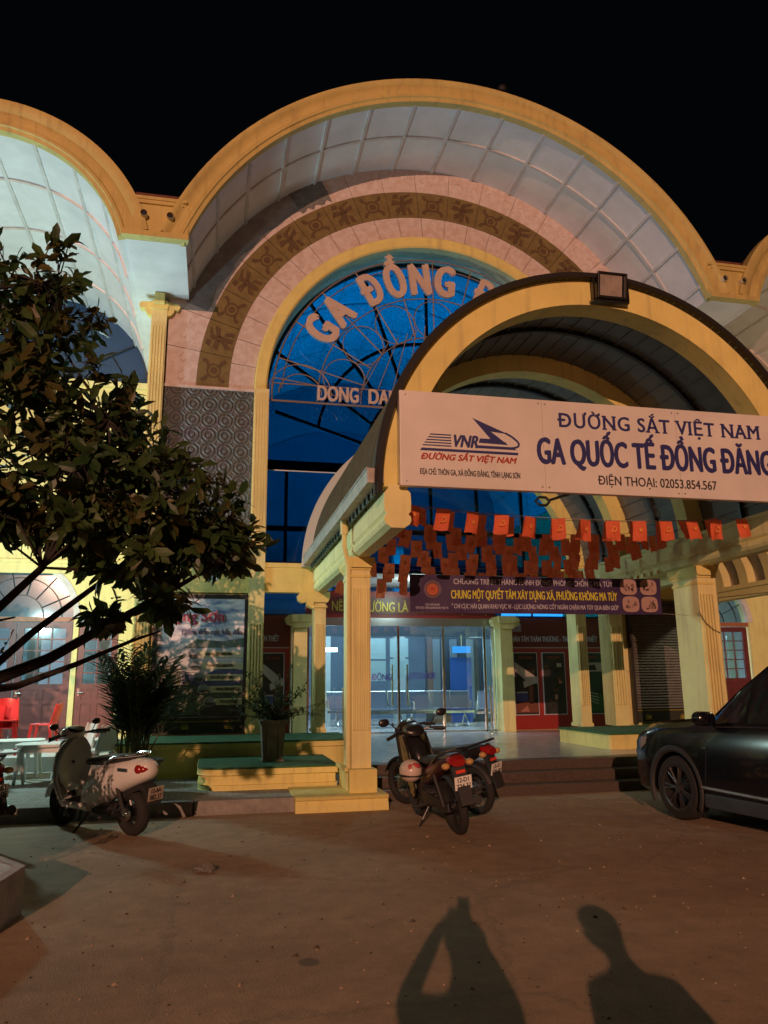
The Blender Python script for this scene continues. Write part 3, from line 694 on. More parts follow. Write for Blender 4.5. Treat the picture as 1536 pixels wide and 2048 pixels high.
# ---- red information panels either side
def info_panel(x0, x1, label, pics):
    t = thing('info_panel', label, 'notice panel', ((x0 + x1) / 2, YD, .42))
    q = MB(); q.box(x0, x1, YD + .0, YD + .045, .42, 2.98); q.build('panel_board', redpanel, t)
    q = MB(); q.box(x0, x1, YD - .012, YD - .001, 2.30, 2.98); q.build('panel_header', darkred, t)
    q = MB(); q.box(x0 + .02, x1 - .02, YD - .014, YD - .001, 2.27, 2.285); q.build('panel_line', bwhite, t)
    mid = (x0 + x1) / 2
    text('panel_lettering', 'NHÂN TÂM THÂN THƯƠNG - THÂN THIỆN THIẾT', x0 + .22, x1 - .25, 2.42, .12, YD - .02, bwhite, t, bold=.03)
    q = MB()
    for k in range(4): q.prism([(x0 + .08 + .02 * k, 2.66 + k * .035), (x0 + .55, 2.66 + k * .035), (x0 + .55, 2.675 + k * .035), (x0 + .085 + .02 * k, 2.675 + k * .035)], YD - .02, YD - .005)
    q.prism([(x0 + .36, 2.92), (x0 + .55, 2.83), (x0 + .52, 2.79), (x0 + .45, 2.80)], YD - .02, YD - .005); q.build('railway_mark', bwhite, t)
    for i, (a, b_, kind) in enumerate(pics):
        q = MB(); q.box(a - .02, b_ + .02, YD - .03, YD - .002, .74, 2.17); f = q.build('picture_frame', bwhite, t)
        q = MB(); q.box(a, b_, YD - .036, YD - .0305, .76, 2.15)
        p = q.build('picture', [mat('picture_base_%d' % (kind), ((.03, .02, .02), (.035, .03, .03), (.02, .05, .03))[kind], .4, var=.6, scale=5)], f)
        q = MB(); random.seed(kind * 9 + i)
        wd = b_ - a; y0, y1 = YD - .041, YD - .037
        if kind == 0:
            q.prism([(a, 1.95), (a + wd * .9, 1.62), (b_, 1.55), (b_, 1.45), (a + wd * .5, 1.52), (a, 1.75)], y0, y1, 'Y', 0)
            q.prism([(a + wd * .35, 1.50), (b_, 1.62), (b_, 1.48), (a + wd * .4, 1.36)], y0 - .003, y1 - .005, 'Y', 0)
            q.box(a + .03, a + wd * .55, y0, y1, 1.05, 1.24, 1); q.box(a + .03, a + wd * .55, y0 - .002, y1 - .005, 1.24, 1.27, 0)
            q.prism([(a, .98), (a + wd * .5, 1.06), (b_, 1.0), (b_, .8), (a, .8)], y0, y1, 'Y', 2); q.prism([(a + .1, .82), (a + wd * .5, .96), (a + wd * .6, .82)], y0 - .003, y1 - .005, 'Y', 3)
            q.prism([(a + wd * .62, 1.4), (a + wd * .78, 1.4), (a + wd * .78, 1.0), (a + wd * .62, 1.0)], y0, y1, 'Y', 2)
        elif kind == 1:
            for k in range(7): 
                u = random.uniform(a, b_ - .1); v = random.uniform(.85, 1.85); q.box(u, u + random.uniform(.05, .12), y0 - .001 * k, y1 - .0005 - .001 * k, v, v + random.uniform(.03, .12), random.choice((0, 2, 3)))
        else:
            q.box(a, b_, y0, y1, 1.72, 1.93, 0); q.box(a, b_, y0, y1, .80, 1.18, 4)
            for k in range(4): q.prism([(a, 1.32 - k * .05), (a + wd * .8, 1.18 - k * .07), (a + wd * .8, 1.20 - k * .07), (a, 1.34 - k * .05)], y0 - .002, y1 - .003, 'Y', 0)
            q.prism([(a + wd * .3, 1.75), (a + wd * .8, 1.75), (a + wd * .75, 1.88), (a + wd * .4, 1.85)], y0 - .002, y1 - .003, 'Y', 5)
        q.build('photo_shapes', [mat('pic_pale', (.42, .36, .34), .5), mat('pic_blue', (.05, .05, .22), .5), mat('pic_brown', (.18, .05, .03), .5), mat('pic_pink', (.40, .17, .12), .5), mat('pic_green', (.03, .11, .04), .5), mat('pic_dark', (.02, .025, .02), .5)], f)
        text('caption', ('AN TOÀN', 'VĂN HÓA', 'ĐỔI MỚI')[kind], a + wd * .2, b_ - wd * .2, 2.02, .06, YD - .04, mat('pic_red', (.35, .06, .05), .5), f)
    return t
info_panel(6.55, 9.28, 'dark red notice panel with photo frames right of the glass entrance', [(6.88, 7.44, 0), (7.60, 8.14, 1), (8.32, 9.12, 2)])
info_panel(-.75, 1.66, 'dark red notice panel with photo frames left of the glass entrance', [(-.4, .2, 2), (.4, .9, 1), (1.06, 1.52, 0)])
for i, (a, b_) in enumerate(((6.62, 7.34), (7.42, 8.15))):
    q = MB(); q.tube([(a, YD - .05, 3.05), (b_, YD - .05, 3.05)], .035, 10); o = q.build('tube_lamp', cyan_tube)
    tag(o, ('cyan tube lamp above the red notice panel, the one nearer the glass door', 'cyan tube lamp above the red notice panel, the one nearer the fluted pillar')[i], 'lamp', 'cyan tubes above the panel')

# ---- left and right bays (recessed shop fronts)
def bay(vx, flip):
    f = (lambda x: 2 * CX - x) if flip else (lambda x: x)
    nm = 'right' if flip else 'left'
    t = thing('bay_front', 'cream %s-hand bay of the station with wooden doors and a fan window above' % nm, 'shop front', (vx, 18, 0))
    Y0 = 18.0
    def bx(q, x0, x1, *a, **k): x0, x1 = sorted((f(x0), f(x1))); return q.box(x0, x1, *a, **k)
    doorL, doorR = -5.25, -2.98
    q = MB(); bx(q, -9, doorL, Y0, Y0 + .25, .38, 8.4); bx(q, doorR, -2.87, Y0, Y0 + .25, .38, 2.95); bx(q, -2.03, -1.36, Y0, Y0 + .25, .38, 2.95)
    # wall over the doors with a round-headed opening
    vs = MB(); rad_ = 1.13; cx = f(-4.11)
    vs.arc(cx, 2.95, rad_, lambda a: min(2.6 / max(1e-3, math.sin(R(a))) if 1 < a < 179 else 9, (rad_ + .02) / max(1e-3, abs(math.cos(R(a))))) , Y0, Y0 + .25, 0, 180, 64)
    q.v, q.f, q.m = q.v, q.f, q.m; o_ = len(q.v); q.v += vs.v; q.f += [[i + o_ for i in ff] for ff in vs.f]; q.m += vs.m
    bx(q, -9, -1.36, Y0, Y0 + .25, 5.55, 8.4); bx(q, doorR - .02 + .02, -1.36, Y0 + .003, Y0 + .25, 2.95, 5.55)
    q.build('bay_wall', cream, t)
    q = MB(); bx(q, -6.4, -1.36, Y0 - .06, Y0 - .002, 3.9, 4.15); bx(q, -6.4, -1.36, Y0 - .1, Y0 - .002, 4.12, 4.2); q.build('string_course', cream, t)
    q = MB(); bx(q, -6.4, -1.36, Y0 - .09, Y0 - .002, 8.28, 8.42); q.build('string_course', cream, t)
    # blue lunette under the vault
    q = MB(); q.arc(vx, LZ + .1, .001, LR + .12, Y0 + .08, Y0 + .1, 0, 180, 40); q.build('lunette_glass', mat('lunette_blue', (.02, .055, .13), .2), t)
    q = MB(); q.arc(vx, LZ + .1, LR - .06, LR + .1, Y0 + .02, Y0 + .07, 0, 180, 40)
    for k in range(1, 6):
        a = R(k * 30); q.tube([(vx, Y0 + .05, LZ + .12), (vx + 2.2 * math.cos(a), Y0 + .05, LZ + .12 + 2.2 * math.sin(a))], .02, 5)
    q.build('lunette_frame', mull, t)
    # fan window
    q = MB(); q.arc(cx, 2.96, .001, rad_, Y0 + .12, Y0 + .13, 0, 180, 32); q.build('fan_glass', pale_glass, t)
    q = MB()
    for r_ in (.48, .86): q.arc(cx, 2.96, r_ - .012, r_ + .012, Y0 + .09, Y0 + .118, 0, 180, 32)
    for k in range(1, 7):
        a = R(k * 180 / 7); q.tube([(cx + .48 * math.cos(a), Y0 + .1, 2.96 + .48 * math.sin(a)), (cx + rad_ * math.cos(a), Y0 + .1, 2.96 + rad_ * math.sin(a))], .012, 5)
    q.arc(cx, 2.96, rad_ - .01, rad_ + .12, Y0 - .03, Y0 + .12, 0, 180, 40, 1); q.build('fan_frame', [mull, rib_grey], t)
    q = MB(); bx(q, doorL, doorR, Y0 + .02, Y0 + .16, 2.86, 2.96); q.build('transom', mat('transom_wood', (.35, .13, .07), .5), t)
    # doors: panelled below, glazed above
    for a, b_ in ((-5.2, -4.13), (-4.10, -3.0), (-2.86, -2.04)):
        q = MB(); zb, zt = .40, 2.84; bw = .13
        bx(q, a, a + bw, Y0 + .05, Y0 + .11, zb, zt); bx(q, b_ - bw, b_, Y0 + .05, Y0 + .11, zb, zt)
        for z0, z1 in ((zb, zb + .16), (1.12, 1.20), (1.42, 1.54), (zt - .12, zt)): bx(q, a + bw, b_ - bw, Y0 + .052, Y0 + .108, z0, z1)
        bx(q, (a + b_) / 2 - .05, (a + b_) / 2 + .05, Y0 + .053, Y0 + .107, zb + .16, 1.42)
        bx(q, a + bw, b_ - bw, Y0 + .07, Y0 + .09, zb + .1, 1.5)
        n_ = 3 if b_ - a > .9 else 2
        for k in range(1, n_): xx = a + bw + (b_ - a - 2 * bw) * k / n_; bx(q, xx - .014, xx + .014, Y0 + .06, Y0 + .1, 1.54, zt - .12)
        for k in range(1, 5): zz = 1.54 + (zt - .12 - 1.54) * k / 5; bx(q, a + bw, b_ - bw, Y0 + .061, Y0 + .099, zz - .013, zz + .013)
        for (u0, u1) in ((a + bw + .03, (a + b_) / 2 - .08), ((a + b_) / 2 + .08, b_ - bw - .03)):
            bx(q, u0, u1, Y0 + .06, Y0 + .071, zb + .2, 1.08); bx(q, u0, u1, Y0 + .06, Y0 + .071, 1.24, 1.38)
        d = q.build('wooden_door', maroon, t)
        q = MB(); bx(q, a + bw, b_ - bw, Y0 + .078, Y0 + .084, 1.54, zt - .12); q.build('door_glass', pale_glass, d)
        q = MB(); hx = f(a + .07); q.tube([(hx, Y0 + .05, 1.36), (hx, Y0 - .02, 1.36), (hx + .1, Y0 - .02, 1.36)], .014, 7); q.box(hx - .025, hx + .025, Y0 + .03, Y0 + .05, 1.28, 1.44); q.build('door_handle', chrome, d)
    # lit room behind with curtain wall
    q = MB(); bx(q, -9, -1.4, 22.0, 22.2, .38, 5.5); bx(q, -9, -1.4, 18.3, 22.2, 5.5, 5.6); q.build('room_wall', white_paint, t)
    q = MB(); 
    for k in range(16):
        u = -6 + k * .3; 
        if k % 5 < 2: q.box(*sorted((f(u), f(u + .28))), 19.6 + .02 * (k % 3), 19.7 + .02 * (k % 3), .4, 2.7)
    q.build('curtain', mat('curtain', (.55, .62, .66), .8), t)
    return t
bay(LX, False); bay(RX, True)

# ---- hall behind the glass
q = MB(); q.arc(CX, CZ - .6, 5.2, 5.3, 14.9, 25, 0, 180, 40); q.build('hall_ceiling', hallceil, B, smooth=True)
q = MB()
for k in range(1, 14): q.arc(CX, CZ - .6, 5.15, 5.21, 14.9, 24.7, k * 13 - .5, k * 13 + .5, 2)
for y in (16, 17.5, 19, 20.5, 22): q.arc(CX, CZ - .6, 5.15, 5.21, y - .05, y + .05, 0, 180, 40)
q.build('hall_ceiling_ribs', rib_grey, B)
q = MB(); q.box(-1.05, 9.5, 24.8, 25, .4, 12.2); q.build('hall_back_wall', mat('hall_back', (.20, .26, .32), .8), B)
q = MB(); q.arc(CX - .3, 5.2, .001, 4.55, 24.7, 24.79, 0, 180, 40); q.box(-1.05, 9.5, 24.72, 24.79, .4, 5.2); q.build('hall_arch_panel', hallwall, B)
q = MB()
for x in (3.0, 5.2, 7.6): q.box(x, x + .3, 22.4, 22.7, .4, 5.5)
q.build('hall_column', mat('hall_pale', (.45, .55, .58), .6), B)
q = MB(); q.box(5.9, 9.4, 21.6, 21.7, .4, 2.75)
q.build('hall_partition', halldark, B)
q = MB()
for x, z0, z1 in ((4.2, 1.55, 2.1), (4.2, 2.15, 2.72), (4.85, 1.6, 2.15), (4.85, 2.2, 2.72)): q.box(x, x + .52, 21.5, 21.53, z0, z1)
q.build('hall_window', mat('hall_pane', (.40, .58, .62), .3, emit=(.25, .5, .62), es=.12), B)
q = MB()
for k in range(6): q.box(6.1 + k * .5, 6.3 + k * .5, 21.5, 21.56, .5, 2.7)
q.build('hall_curtain', mat('hall_drape', (.16, .24, .32), .8), B)
q = MB(); q.box(-1, 9.4, 20.5, 20.6, 2.72, 3.4); q.build('hall_beam', halldark, B)
# waiting benches in the hall
def bench(x0, n_, y, rz, label):
    t = thing('waiting_bench', label, 'bench', (x0, y, .402), rz, 'rows of steel waiting benches in the hall')
    q = MB(); L = n_ * .56
    q.box(0, L, -.03, .03, .33, .39); fr = None
    q.build('beam', chrome, t, local=True)
    for x in (.25, L / 2, L - .25):
        q = MB(); q.tube([(x, -.28, .02), (x, -.1, .2), (x, 0, .34)], .022, 6); q.tube([(x, .28, .02), (x, .1, .2), (x, 0, .34)], .022, 6); q.tube([(x, -.3, .02), (x, .3, .02)], .02, 6); q.build('leg', chrome, t, local=True)
    for k in range(n_):
        q = MB(); x = .03 + k * .56
        q.prism([(-.24, .44), (-.20, .46), (.18, .42), (.24, .45), (.38, .86), (.36, .865), (.20, .46), (.16, .435), (-.2, .475), (-.245, .455)], x, x + .5, 'X')
        se = q.build('seat', mat('seat_steel', (.12, .15, .20), .3, .6), t, local=True)
        q = MB()
        for xx in (x, x + .5): q.tube([(xx, -.24, .46), (xx, -.2, .475), (xx, .18, .44), (xx, .25, .47), (xx, .385, .87)], .012, 5)
        q.tube([(x, .385, .87), (x + .5, .385, .87)], .012, 5); q.build('seat_edge', chrome, se, local=True)
    for k in (0, n_ // 2, n_):
        q = MB(); x = k * .56; q.tube([(x, -.2, .4), (x, -.22, .62), (x, .22, .64), (x, .22, .42)], .016, 6); q.build('armrest', chrome, t, local=True)
bench(3.3, 6, 19.6, R(2), 'steel waiting bench in the hall, in the nearest row left of the door post')
bench(6.45, 3, 18.9, R(-20), 'steel waiting bench in the hall, short and close behind the right glass pane')
bench(3.0, 7, 20.9, 0, 'steel waiting bench in the hall, longest row, farthest back')
t = thing('ceiling_tube', 'short white tube lamp seen through the glass left of centre', 'lamp', (2.9, 20.2, 2.35)); q = MB(); q.box(-.35, .25, -.03, .03, -.05, .05); q.build('tube', white_tube, t, local=True)
t = thing('blue_sign', 'small lit blue sign hanging in the waiting hall', 'sign', (6.55, 20.3, 2.36)); q = MB(); q.box(-.25, .25, -.02, .02, -.09, .09); q.build('face', sign_blue, t, local=True)
q = MB(); q.box(-.01, .01, -.01, .01, .09, .4); q.build('hanger', chrome, t, local=True)
t = thing('blue_roller_banner', 'tall blue stand-up banner in the hall below the lit sign', 'banner stand', (6.55, 20.4, .402)); q = MB(); q.box(-.3, .3, -.01, .01, .05, 1.75); q.build('sheet', mat('banner_blue', (.02, .10, .42), .6), t, local=True)
q = MB(); q.box(-.33, .33, -.1, .1, 0, .05); q.build('foot', chrome, t, local=True)

# ================================================================ ENTRANCE PORCH
AX, AZ = 4.42, 3.58
P = thing('entrance_porch', 'cream porch with a barrel roof on fluted columns in front of the station doors', 'porch', (AX, 10, 0))
f_ = lambda x, s: x if s < 0 else 2 * AX - x
for s in (-1, 1):
    # front column
    a, b_ = sorted((f_(1.745, s), f_(1.995, s)))
    q = MB(); q.box(a, b_, 10.0, 10.62, .46, 3.02); fluted(q, a, b_, 10.0, .92, 2.72, 4)
    c = q.build('column', cream, P)
    q = MB(); q.box(a - .012, b_ + .012, 9.985, 10.64, 2.86, 2.90); q.box(a - .012, b_ + .012, 9.98, 10.64, 2.96, 2.995)
    q.prism([(a - .01, 2.995), (b_ + .01, 2.995), (b_ + .05, 3.06), (b_ + .05, 3.12), (a - .05, 3.12), (a - .05, 3.06)], 9.94, 10.68)
    q.build('capital', yellow, c, bevel=.006)
    q = MB(); q.box(a - .05, b_ + .05, 9.86, 10.66, .18, .46); q.box(a - .10, a - .052, 9.92, 10.66, .43, .475); q.build('column_base', yellow, c, bevel=.012)
    a2, b2 = sorted((f_(1.02, s), f_(2.15, s)))
    q = MB(); q.prism([(9.70, 0), (10.7, 0), (10.7, .18), (9.72, .18), (9.69, .165), (9.70, .145), (9.725, .13), (9.725, .10), (9.705, .06)], a2, b2, 'X'); q.build('plinth', yellow, c)
    # rear column by the facade
    q = MB(); q.box(a + .02, b_ - .02, 14.02, 14.42, .66, 3.0); fluted(q, a + .02, b_ - .02, 14.02, 1.05, 2.55, 4); q.box(a, b_, 14.0, 14.44, .66, .72)
    c = q.build('column', cream, P)
    q = MB(); q.box(a - .0, b_ + .0, 13.98, 14.46, 2.84, 2.88); q.prism([(a, 2.94), (b_, 2.94), (b_ + .04, 3.02), (b_ + .04, 3.12), (a - .04, 3.12), (a - .04, 3.02)], 13.95, 14.5)
    xx = a if s < 0 else b_; d = -1 if s < 0 else 1
    q.prism([(xx, 3.12), (xx + d * .22, 3.12), (xx + d * .28, 3.06), (xx + d * .27, 2.98), (xx + d * .20, 2.93), (xx + d * .13, 2.95), (xx + d * .1, 2.88), (xx, 2.82)], 14.0, 14.2)
    q.build('capital', yellow, c, bevel=.006)
    # scroll on the front column, facing along the beam
    # side beam with a bulging moulded section
    xm = (a + b_) / 2 - .02 * s
    sec = [(-.115, 3.60), (.115, 3.60), (.125, 3.54), (.14, 3.50), (.155, 3.46), (.15, 3.40), (.145, 3.32), (.12, 3.27), (.145, 3.25), (.155, 3.21), (.14, 3.17), (.10, 3.145), (.06, 3.12)]
    sec = sec + [(-x, z) for x, z in reversed(sec[1:])][:-1] 
    sec = [(.115, 3.60), (.105, 3.555), (.145, 3.51), (.15, 3.40), (.145, 3.31), (.118, 3.275), (.145, 3.25), (.15, 3.205), (.13, 3.165), (.07, 3.125)]
    poly = [(xm + x, z) for x, z in sec] + [(xm - x, z) for x, z in reversed(sec)]
    q = MB(); q.prism(poly, 7.93, 14.06); q.build('side_beam', cream, P)
    if s > 0:
        q = MB()
        for k in range(11): q.box(xm - .19, xm - .15, 10.9 + k * .2, 11.0 + k * .2, 3.13, 3.19)
        q.build('dentils', cream, P)
    # gutter and downpipe
    gx = xm + s * .25
    q = MB()
    for (u0, u1, v0, v1) in ((-.09, .09, 3.60, 3.615), (-.09, -.075, 3.615, 3.77), (.075, .09, 3.615, 3.75)): q.box(gx + u0, gx + u1, 7.9, 14.0, v0, v1)
    q.box(gx - .088, gx + .088, 7.895, 7.91, 3.602, 3.765); q.box(gx - .10, gx - .0895, 7.9, 14.0, 3.755, 3.775); q.build('gutter', gutter_m, P)
    q = MB(); px = a - .035 if s < 0 else b_ + .035
    q.tube([(gx, 9.95, 3.62), (gx, 9.95, 3.25), (gx - s * .02, 9.97, 3.18), (px, 10.02, 3.0), (px, 10.03, 2.9), (px, 10.03, .2)], .034, 10); q.tube([(px, 10.03, 2.35), (px, 10.03, 2.42)], .04, 10); q.tube([(gx, 9.95, 3.42), (gx, 9.95, 3.62)], .055, 10)
    q.build('downpipe', cream, P, smooth=True)
# arched ribs
for i, (y0, y1, r0, r1) in enumerate(((7.95, 8.27, 2.40, 2.72), (10.05, 10.32, 2.40, 2.66), (12.1, 12.36, 2.40, 2.66), (13.92, 14.15, 2.40, 2.66))):
    q = MB(); q.arc(AX, AZ, r0, r1, y0, y1, 0, 180, 64); q.build('arched_rib', yellow, P, smooth=True)
# roof: ribbed sheet, dark edge, inner liner
q = MB(); n_ = 150
vs = []; fs = []
for i in range(n_ + 1):
    a = R(-1 + 182 * i / n_); 
    for r in (2.715, 2.735): vs += [(AX + r * math.cos(a), 7.88, AZ + r * math.sin(a)), (AX + r * math.cos(a), 13.95, AZ + r * math.sin(a))]
for i in range(n_):
    o = i * 4; fs += [(o + 2, o + 3, o + 7, o + 6), (o, o + 4, o + 5, o + 1), (o, o + 2, o + 6, o + 4), (o + 1, o + 5, o + 7, o + 3)]
fs += [(0, 1, 3, 2), (n_ * 4, n_ * 4 + 2, n_ * 4 + 3, n_ * 4 + 1)]
q.add(vs, fs)
q.build('roof_sheet', greenroof, P, smooth=True)
q = MB()
for k in range(24): q.arc(AX, AZ, 2.734, 2.762, 7.95 + k * .25, 7.98 + k * .25, -1, 181, 60)
q.build('roof_seams', greenroof, P)
q = MB(); q.arc(AX, AZ, 2.715, 2.772, 7.84, 7.94, -2, 182, 90); q.arc(AX, AZ, 2.772, 2.795, 7.88, 7.95, -2, 182, 90); q.build('roof_edge', rubber, P, smooth=True)
q = MB(); q.arc(AX, AZ, 2.665, 2.70, 8.27, 13.92, 0, 180, 90)
q.build('roof_liner', liner, P, smooth=True)
q = MB()
for k in range(1, 36): 
    a = R(k * 5)
    c_, s_ = math.cos(a), math.sin(a); h = .014
    q.prism([(AX + 2.645 * c_ - h * s_, AZ + 2.645 * s_ + h * c_), (AX + 2.667 * c_ - h * s_, AZ + 2.667 * s_ + h * c_), (AX + 2.667 * c_ + h * s_, AZ + 2.667 * s_ - h * c_), (AX + 2.645 * c_ + h * s_, AZ + 2.645 * s_ - h * c_)], 8.28, 13.9)
for y in (9.15, 11.2, 13.1): q.arc(AX, AZ, 2.60, 2.664, y - .03, y + .03, 0, 180, 60, 1)
q.build('liner_battens', [liner, mull], P)
q = MB(); q.arc(AX, AZ, 2.735, 2.90, 13.955, 14.02, 0, 180, 60); q.build('roof_flashing', mat('flashing', (.55, .6, .56), .5), P, smooth=True)

# floodlight on the crown of the porch
FL = thing('floodlight', 'square black floodlight fixed on top of the porch arch', 'floodlight', (4.57, 7.86, 6.19)); FL.scale = (.88,) * 3
TM = Matrix.Rotation(R(10), 4, 'X')
q = MB(); q.obox(TM @ Matrix.Translation((0, 0, 0)), .42, .13, .34); q.obox(TM @ Matrix.Translation((0, -.07, .17)), .44, .04, .03); q.obox(TM @ Matrix.Translation((0, -.07, -.17)), .44, .04, .03)
q.obox(TM @ Matrix.Translation((-.205, -.07, 0)), .03, .04, .34); q.obox(TM @ Matrix.Translation((.205, -.07, 0)), .03, .04, .34); q.build('housing', bk_black, FL, local=True, bevel=.008)
q = MB(); q.obox(TM @ Matrix.Translation((-.02, -.068, 0)), .33, .01, .29); q.build('lens', lens_glass, FL, local=True)
q = MB(); q.box(.24, .27, -.03, .03, -.2, .12); q.box(-.27, -.24, -.03, .03, -.2, .12); q.box(-.27, .27, -.02, .14, -.23, -.19); q.build('bracket', bk_black, FL, local=True)
q = MB()
for dx, dz in ((-.1, .195), (.08, .195)): q.ball((dx, -.02, dz), .02)
q.build('clip', bk_black, FL, local=True)

# ---- main sign
SG = thing('station_sign', 'long white sign board with blue lettering hung across the porch arch', 'sign', (AX, 7.8, 4.1))
SY = 7.80; sx0, sx1, sz0, sz1 = 1.893, 6.95, 3.563, 4.645
q = MB(); q.box(sx0, sx1, SY, SY + .08, sz0, sz1); q.build('board', sign_w, SG, bevel=.008)
q = MB()
for x in (sx0 + .0, sx1 - .03): q.box(x, x + .03, SY + .081, SY + .14, sz0 + .05, sz1 - .05)
for z in (sz0 + .1, sz1 - .12): q.box(sx0 + .05, sx1 - .05, SY + .081, SY + .12, z, z + .04)
q.build('frame', steel, SG)
q = MB()
for x in (3.56, 5.25): q.box(x - .0015, x + .0015, SY - .0015, SY + .01, sz0 + .004, sz1 - .004)
q.build('panel_seam', mat('seam_grey', (.34, .31, .29), .6), SG)
for x in (1.96, 3.52, 3.60, 5.21, 5.29, 6.88):
    for z in (sz0 + .05, sz1 - .05):
        q = MB(); q.lathe([(0, -.004), (.009, -.003), (.011, .002), (0, .002)], (x, SY, z), 'Y', 10); q.build('bolt', steel, SG)
text('operator_lettering', 'ĐƯỜNG SẮT VIỆT NAM', 3.75, 6.38, 4.335, .165, SY, navy, SG, bold=.022, spacing=1.10, serif=True)
text('name_lettering', 'GA QUỐC TẾ ĐỒNG ĐĂNG', 3.485, 6.50, 3.892, .298, SY, navy, SG, bold=.055, spacing=1.02)
text('telephone_lettering', 'ĐIỆN THOẠI: 02053.854.567', 4.20, 5.715, 3.675, .105, SY, black_t, SG, bold=.012)
text('address_lettering', 'ĐỊA CHỈ: THÔN GA, XÃ ĐỒNG ĐĂNG, TỈNH LẠNG SƠN', 2.11, 3.258, 3.697, .064, SY, black_t, SG, bold=.03)
text('red_lettering', 'ĐƯỜNG SẮT VIỆT NAM', 2.12, 3.207, 3.868, .066, SY, redt, SG, bold=.04, shear=.3)
# emblem: striped arrow
q = MB(); e0, e1 = SY - .004, SY + .002
LXs = lambda u: 2.115 + u * 1.15; LZs = lambda v: 3.957 + v * .42    # emblem frame
def ep(pts, k=0): q.prism([(LXs(u), LZs(v)) for u, v in pts], e0 - .0005 * k, e1)
for i in range(5): ep([(.025 + i * .018 , .155 + i * .075), (.31, .155 + i * .075), (.31, .185 + i * .075), (.032 + i * .018, .185 + i * .075)][::1], i)
ep([(.0, .02), (.985, .02), (.985, .09), (.018, .09)])
ep([(.545, .16), (.975, .16), (.92, .235), (.57, .235)]); ep([(.585, .31), (.88, .29), (.86, .36), (.73, .43), (.60, .43)], 1)
ep([(.53, .985), (.90, .58), (.905, .56), (.86, .60), (.71, .64), (.88, .30), (.70, .42), (.705, .44)], 2)
pts = [(.86, .62), (.93, .52), (.985, .40), (1.0, .32), (.985, .25), (.94, .215), (.89, .20)]
for i in range(len(pts) - 1):
    (u0, v0), (u1, v1) = pts[i], pts[i + 1]; du, dv = u1 - u0, (v1 - v0) * .37; L = math.hypot(du, dv); nx, nz = -dv / L * .010, du / L * .010 / .37
    ep([(u0 + nx, v0 + nz), (u1 + nx, v1 + nz), (u1 - nx, v1 - nz), (u0 - nx, v0 - nz)], i % 2)
text('', 'VNR', LXs(.315), LXs(.575), LZs(.165), .135, SY, None, None, bold=.05, shear=.3, into=q)
q.build('railway_emblem', navy, SG, recalc=False)

# ---- strings of small flags
def flag_mesh(kind):
    q = MB(); n_ = 4; W, Hh = .172, .25; vs = []
    for j in range(n_ + 1):
        for i in range(n_ + 1):
            u, v = i / n_, j / n_; vs.append((-W / 2 + u * W + .012 * (kind % 3 - 1) * v * v, (.014 + .006 * (kind % 3)) * math.sin(u * (4 + kind % 3) + v * 2 + kind * 1.7) * v, -v * Hh * (1 - .04 * math.sin(u * 4 + kind))))
    fs = [(j * (n_ + 1) + i, j * (n_ + 1) + i + 1, (j + 1) * (n_ + 1) + i + 1, (j + 1) * (n_ + 1) + i) for j in range(n_) for i in range(n_)]
    q.add(vs, fs, 0)
    for yo in (-.027, .034):
        cz = -.115; yo_ = yo
        if kind % 2 == 0:
            p = []
            for k in range(10):
                a = PI / 2 + k * PI / 5; r = .040 if k % 2 == 0 else .016; p.append((r * math.cos(a), yo_, cz + r * math.sin(a)))
            q.add(p + [(0, yo_, cz)], [(k, (k + 1) % 10, 10) for k in range(10)], 1)
        else:
            p = []; k_ = 9
            for k in range(k_): a = R(-130 + k * 25); p += [(.042 * math.cos(a), yo_, cz + .042 * math.sin(a)), (.030 * math.cos(a) , yo_, cz + .030 * math.sin(a) + .003)]
            q.add(p, [(2 * k, 2 * k + 2, 2 * k + 3, 2 * k + 1) for k in range(k_ - 1)], 1)
            q.add([(-.035, yo_, cz - .04), (-.026, yo_, cz - .045), (.012, yo_, cz + .02), (.003, yo_, cz + .025)], [(0, 1, 2, 3)], 1)
            q.add([(-.012, yo_, cz + .03), (.016, yo_, cz + .012), (.022, yo_, cz + .022), (-.006, yo_, cz + .04)], [(0, 1, 2, 3)], 1)
    return q.build('flag', [flag_m, flag_y], None, smooth=False, recalc=False)
fm = [flag_mesh(k) for k in range(6)]; fmesh = [o.data for o in fm]
for o in fm: bpy.data.objects.remove(o)
random.seed(21)
ords = ['nearest', 'second', 'third', 'fourth', 'fifth', 'sixth', 'seventh', 'eighth', 'ninth', 'tenth', 'eleventh', 'twelfth', 'farthest']
